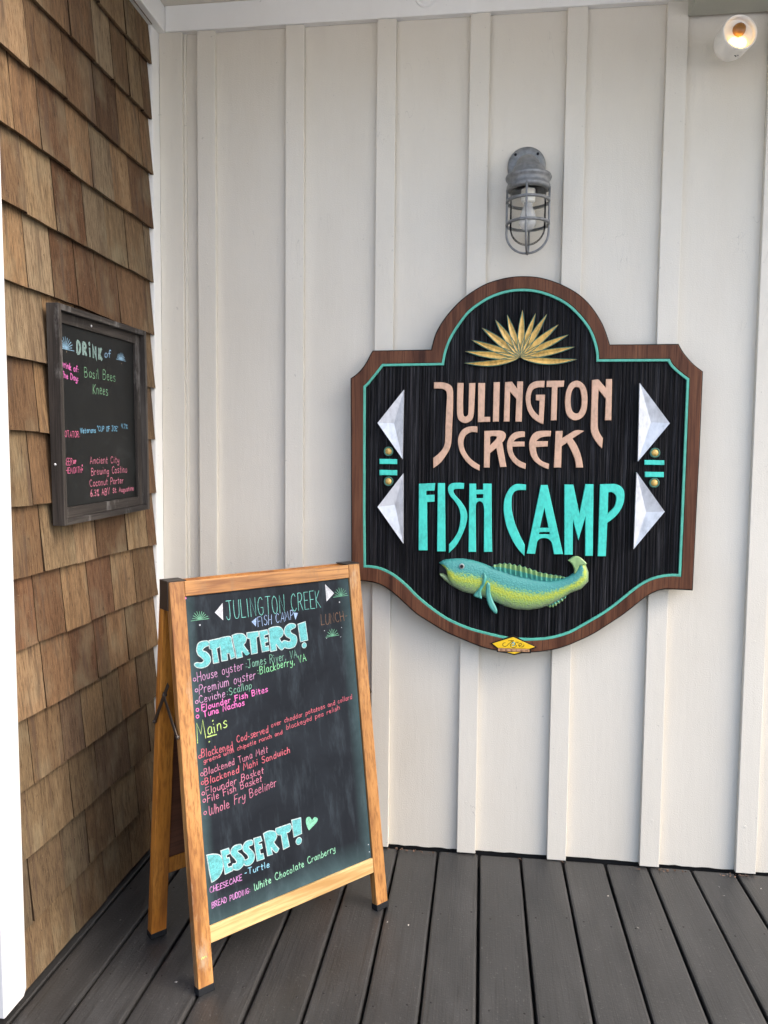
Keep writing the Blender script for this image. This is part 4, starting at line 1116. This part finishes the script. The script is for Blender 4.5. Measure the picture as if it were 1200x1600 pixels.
sub('tail_fin', "995,75 s1022,55 s1052,43 s1085,50 s1112,72 s1132,100 1080,112 s1065,145 s1048,170 1040,172 s1042,140 s1025,102", FINY, .010, -.010, .003)
for o_ in ("s365,165 s385,200 s372,250 s345,300 s350,355 s325,350 s290,335 s305,310 s345,255 s358,210", "s394,235 s412,250 s414,310 s436,380 s464,440 s460,466 s441,460 s408,420 s389,370 s380,310 s381,255"):
    sub('pectoral_fin', o_, FINM, .004, -.019, .004)
def spines(name, base, tips, back, front):
    bm = bmesh.new()
    n = len(tips); bpt = catmull([(x, y, True) for x, y in base], False, 12)
    def at(s):
        i = s * (len(bpt) - 1); a = int(i); b = min(a + 1, len(bpt) - 1); f_ = i - a
        return (bpt[a][0] * (1 - f_) + bpt[b][0] * f_, bpt[a][1] * (1 - f_) + bpt[b][1] * f_)
    cols = []
    m_ = 2 * n
    for j in range(m_ + 1):
        s = j / m_
        b = at(s)
        if j % 2: t = tips[j // 2]; dep = front
        else:
            i = j // 2
            t0 = tips[max(i - 1, 0)]; t1 = tips[min(i, n - 1)]
            t = ((t0[0] + t1[0]) / 2 * .82 + b[0] * .18, (t0[1] + t1[1]) / 2 * .82 + b[1] * .18); dep = back - .003
        B_, T_ = fq(*b), fq(*t)
        cols.append([bm.verts.new((B_.x, SF + back, B_.y)), bm.verts.new((B_.x, SF + dep, B_.y)), bm.verts.new(((B_.x + T_.x) / 2, SF + dep, (B_.y + T_.y) / 2)), bm.verts.new((T_.x, SF + dep + .002, T_.y)), bm.verts.new((T_.x, SF + .0105, T_.y))])
    for A_, B_ in zip(cols, cols[1:]):
        for k in range(4):
            fc = bm.faces.new((A_[k], B_[k], B_[k + 1], A_[k + 1])); fc.material_index = 1 if k == 2 else 0
    from_bm(name, bm, [FINM, FINY], fish)
spines('dorsal_fin', [(425, 128), (520, 160), (620, 192), (720, 212), (810, 226), (900, 226), (980, 206)],
       [(440, 108), (485, 97), (522, 94), (560, 95), (595, 104), (635, 108), (675, 121), (710, 133), (750, 147), (790, 163), (830, 170), (870, 180), (905, 184), (940, 190), (968, 198)], .006, -.008)
spines('anal_fin', [(832, 405), (870, 395), (920, 375), (985, 342)], [(838, 420), (858, 430), (885, 428), (905, 415), (932, 398), (955, 380), (980, 358)], .006, -.004)
x, z = fq(200, 115)
bm = bmesh.new(); mt = Matrix.Translation((x, SF - .0125, z)) @ Matrix.Rotation(math.radians(90), 4, 'X')
add_lathe(bm, [(.0088, -.006), (.0088, .001), (.0076, .003), (.0056, .0032)], mt, 20); add_lathe(bm, [(.0056, .0032), (.0048, .0044), (.003, .0054), (0, .0058)], mt, 20, mi=1)
from_bm('fish_eye', bm, [EYEG, INK], fish)

# maker's plate
P7 = (760, 985, .06667)
def pq(x, y): return tuple(wp(P7[0] + x * P7[2], P7[1] + y * P7[2]))
def plate(name, s, m, back, front, parent=sg, bev=.0006):
    bm = bmesh.new(); add_plate(bm, [[pq(x, y) for x, y in catmull(parse(s), True, 5)]], sf, back, front, bev); return from_bm(name, bm, m, parent)
mp_ = plate('maker_plate', "92,298 625,112 1185,390 1050,440 1045,530 830,535 650,575 480,532 240,498 240,415", BLACKEDGE, .005, -.0028)
plate('yellow_diamond', "140,302 625,152 1140,382 1000,425 270,405", YELLOW, -.0025, -.0042, mp_)
plate('yellow_diamond', "490,508 650,548 790,512 640,500", YELLOW, -.0025, -.0042, mp_)
plate('tan_banner', "272,414 1005,432 1010,500 272,480", TAN, -.0025, -.0046, mp_)
def pink(items, m, wd, zoff, name):
    ink = Ink(lambda u, v, z: sf(u, v, -zoff - z))
    for s in items: ink.stroke([pq(x, y) for x, y in catmull(parse(s), False, 5)], wd)
    return ink.done(name, m, mp_)
pink(["440,280 s395,295 s380,330 s410,365 s470,358 s530,300 600,240", "515,235 640,232", "640,232 560,330 s570,370 s620,395 s680,385 s700,350 s670,310 s700,270 s745,285",
      "560,335 660,340", "755,345 s800,345 s825,310 s795,295 s762,320 s765,365 s810,382 s860,370 s880,330"], INK, .0016, .0042, 'script_mark')
pink(["600,300 s640,270 s655,320 s610,355"], LTBLUE, .0030, .0040, 'script_fill')
ink = Ink(lambda u, v, z: sf(u, v, -.0046 - z))
for i, ch in enumerate("DESIGN"):
    x_ = 330 + i * 118; A_ = pq(x_, 466 + i * 4); B_ = pq(x_ + 42, 468 + i * 4); T_ = pq(x_, 428 + i * 4)
    ink.text(ch, A_, B_, T_[1] - A_[1], .0011, jit=.2)
ink.done('banner_lettering', INK, mp_)

# ------------------------------------------------------------------ caged wall lantern
LX, LY = 1.2600, -.100
lt = thing('cage_lantern', (LX, 0, 2.0), label='grey metal caged glass wall lantern above the wooden sign', cat='lantern')
bm = bmesh.new(); mt = Matrix.Translation((LX - .003, 0, 2.303)) @ Matrix.Rotation(math.radians(90), 4, 'X')
add_lathe(bm, [(0, .001), (.061, .001), (.061, .016), (.057, .020), (.045, .021), (0, .021)], mt, 40)
from_bm('back_plate', bm, METAL, lt)
for a in (45, 135):
    bm = bmesh.new(); add_lathe(bm, [(.0042, .019), (.0042, .0235), (0, .0242)], Matrix.Translation((LX - .004 + .050 * math.cos(math.radians(a)), 0, 2.303 + .050 * math.sin(math.radians(a)))) @ Matrix.Rotation(math.radians(90), 4, 'X'), 10)
    from_bm('screw', bm, INK, lt)
bm = bmesh.new()
# elbow hood from the plate forward and down to the collar
hood = []
for k in range(11):
    t = k / 10; a = math.pi / 2 * t
    c = Vector((LX - .003 * (1 - t), -.018 - (.082) * math.sin(a), 2.238 + (.052) * math.cos(a)))
    r = .037 + .010 * t ** 1.5
    nrm = Vector((0, -math.cos(a), -math.sin(a)))
    hood.append((c, r, nrm))
rings = []
for c, r, nrm in hood:
    u = Vector((1, 0, 0)); v = nrm.cross(u).normalized()
    rings.append([bm.verts.new(c + (u * math.cos(6.28318 * k / 28) + v * math.sin(6.28318 * k / 28)) * r) for k in range(28)])
for A_, B_ in zip(rings, rings[1:]):
    for k in range(28): f_ = bm.faces.new((A_[k], A_[(k + 1) % 28], B_[(k + 1) % 28], B_[k])); f_.smooth = True
bm.faces.new(rings[0])
from_bm('hood', bm, METAL, lt)
ax = Matrix.Translation((LX, LY, 0))
bm = bmesh.new(); add_lathe(bm, [(.030, 2.272), (.046, 2.268), (.0525, 2.256), (.0545, 2.247), (.0695, 2.241), (.0715, 2.236), (.0700, 2.231), (.0650, 2.227), (.0640, 2.212), (.0675, 2.210), (.0675, 2.200), (.061, 2.196), (.053, 2.196), (.050, 2.222)], ax, 40)
from_bm('collar', bm, METAL, lt)
RC = .0655
def cage_pts(a):
    pts = [(RC, 2.205), (RC, 2.17), (RC, 2.13), (RC, 2.09), (RC * .995, 2.068)]
    for k in range(1, 9):
        t = math.pi / 2 * k / 8; pts.append((RC * math.cos(t), 2.068 - .063 * math.sin(t)))
    return [(LX + r * math.cos(a), LY + r * math.sin(a), z) for r, z in pts]
for a in (-97, -7, 83, 173):
    bm = bmesh.new(); add_tube(bm, cage_pts(math.radians(a)), .0037, 8); from_bm('cage_bar', bm, METAL, lt, smooth=True)
for z in (2.163, 2.094):
    bm = bmesh.new()
    prof = [(RC - .0038, z - .0038), (RC + .0038, z - .0038), (RC + .0038, z + .0038), (RC - .0038, z + .0038), (RC - .0038, z - .0038)]
    add_lathe(bm, prof, ax, 40); from_bm('cage_ring', bm, METAL, lt)
bm = bmesh.new()
def jar(r, zt, zb): return [(r, zt), (r, 2.085)] + [(r * math.cos(math.pi / 2 * k / 8), 2.085 - (2.085 - zb) * math.sin(math.pi / 2 * k / 8)) for k in range(1, 9)]
add_lathe(bm, jar(.0555, 2.205, 2.030), ax, 40); add_lathe(bm, list(reversed(jar(.0530, 2.205, 2.0335))), ax, 40)
me_ = from_bm('glass_jar', bm, GLASS, lt)
for p in me_.data.polygons: p.use_smooth = True
bm = bmesh.new(); add_lathe(bm, [(.022, 2.200), (.022, 2.165), (.018, 2.160), (0, 2.160)], ax, 24); from_bm('lamp_socket', bm, CERAMIC, lt)
bm = bmesh.new(); add_lathe(bm, [(.013, 2.160), (.014, 2.150), (.022, 2.130), (.0275, 2.110), (.0265, 2.093), (.018, 2.080), (0, 2.075)], ax, 24); o = from_bm('bulb', bm, BULB, lt)
for p in o.data.polygons: p.use_smooth = True

# ------------------------------------------------------------------ floodlight under the beam
fwd = (CF * -1)
c_front = on_plane(1156.5, 50, 1, -.16); view = (CAM - c_front).normalized()
rgt = CR - view * CR.dot(view); rgt.normalize(); upv = rgt.cross(view) * -1
if upv.z < 0: upv = -upv
side = (rgt * .56 + upv * .83).normalized()
axis = (view * math.cos(math.radians(40)) + side * math.sin(math.radians(40))).normalized()
q = axis.to_track_quat('Z', 'Y').to_matrix().to_4x4(); q.translation = c_front
fl_o = thing('floodlight', tuple(c_front - axis * .1), label='lit white bullet floodlight under the beam at upper right', cat='floodlight')
bm = bmesh.new()
add_lathe(bm, [(0, -.086), (.024, -.085), (.042, -.077), (.0485, -.062), (.0495, -.05), (.0505, -.006), (.0515, -.001), (.0505, .0015), (.0475, .001), (.0455, -.007), (.0440, -.016)], q, 40)
from_bm('housing', bm, PLASTIC, fl_o)
dy = q.to_3x3().inverted() @ upv; an = math.atan2(dy.y, dy.x)
bm = bmesh.new(); add_lathe(bm, [(.0443, -.012), (.036, -.017), (.020, -.020), (0, -.021)], q, 32); from_bm('reflector', bm, PLASTIC, fl_o)
def off(r, a): return Matrix.Translation((r * math.cos(a), r * math.sin(a), 0))
bm = bmesh.new(); add_lathe(bm, [(.0185, -.020), (.0180, -.012), (.0150, -.0045), (.008, -.0005), (0, .0005)], q @ off(.0175, an - .35), 24); from_bm('sensor_dome', bm, AMBER, fl_o, smooth=True)
bm = bmesh.new()
for dx in (-.011, .011):
    add_lathe(bm, [(.0170, -.022), (.0162, -.014), (.012, -.009), (0, -.007)], q @ off(.021, an + math.pi) @ Matrix.Translation((-math.sin(an) * dx, math.cos(an) * dx, 0)), 20)
from_bm('lit_lamp', bm, GLOW, fl_o, smooth=True)
bm = bmesh.new(); top = c_front - axis * .050
wq = CAM + (top - CAM) * ((CAM.y + .001) / (CAM.y - top.y)); wq = top.lerp(wq, 1.0)
add_tube(bm, [top, top.lerp(wq, .5), wq], .012, 12); from_bm('bracket', bm, PLASTIC, fl_o)
bm = bmesh.new(); d0 = q.to_3x3() @ Vector((math.cos(an + math.pi), math.sin(an + math.pi), 0))
for k in range(3):
    p = c_front + d0 * .0507 - axis * (.030 + .004 * (k % 2)) + rgt * (.004 * k - .002); add_tube(bm, [p - rgt * .001, p + rgt * .002], .0012, 6)
from_bm('printed_mark', bm, INK, fl_o)

# ------------------------------------------------------------------ leaf litter at the foot of the wall
LIT, _, _ = mat('dry_leaf_bits', (.10, .055, .035), .8)
LITP, _, _ = mat('pale_flecks', (.55, .52, .47), .8)
bm = bmesh.new(); r2 = random.Random(8)
def bit(x, y, z, s, mi):
    vs = [bm.verts.new((x + r2.uniform(-s, s), y + r2.uniform(-s, s), z + r2.uniform(0, s * .7))) for _ in range(3)]
    c = sum((v.co for v in vs), Vector()) / 3; vs.append(bm.verts.new(vs[0].co + (vs[1].co - c) * 1.1))
    for t in ((0, 1, 2), (0, 3, 1)): bm.faces.new([vs[i] for i in t]).material_index = mi
for cx, n_, sp in ((1.3, 16, .35), (1.1, 14, .3), (2.0, 34, .03), (1.76, 8, .006), (1.80, 12, .03), (.92, 26, .05), (1.66, 6, .02)):
    for _ in range(n_): bit(cx + r2.gauss(0, sp), -.026 - abs(r2.gauss(0, .009)), .0025, r2.uniform(.003, .009), 0)
for px, py in ((997, 1451), (1131, 1402), (1125, 1387), (1165, 1421), (950, 1402), (638, 1447), (606, 1443), (665, 1437), (683, 1438), (188, 1439), (1068, 1400), (1190, 1390), (275, 1538), (753, 1483), (895, 1525)):
    p = on_plane(px, py, 2, .0); bit(p.x, p.y, .0025, .004, 1)
from_bm('leaf_litter', bm, [LIT, LITP], None, kind='stuff')
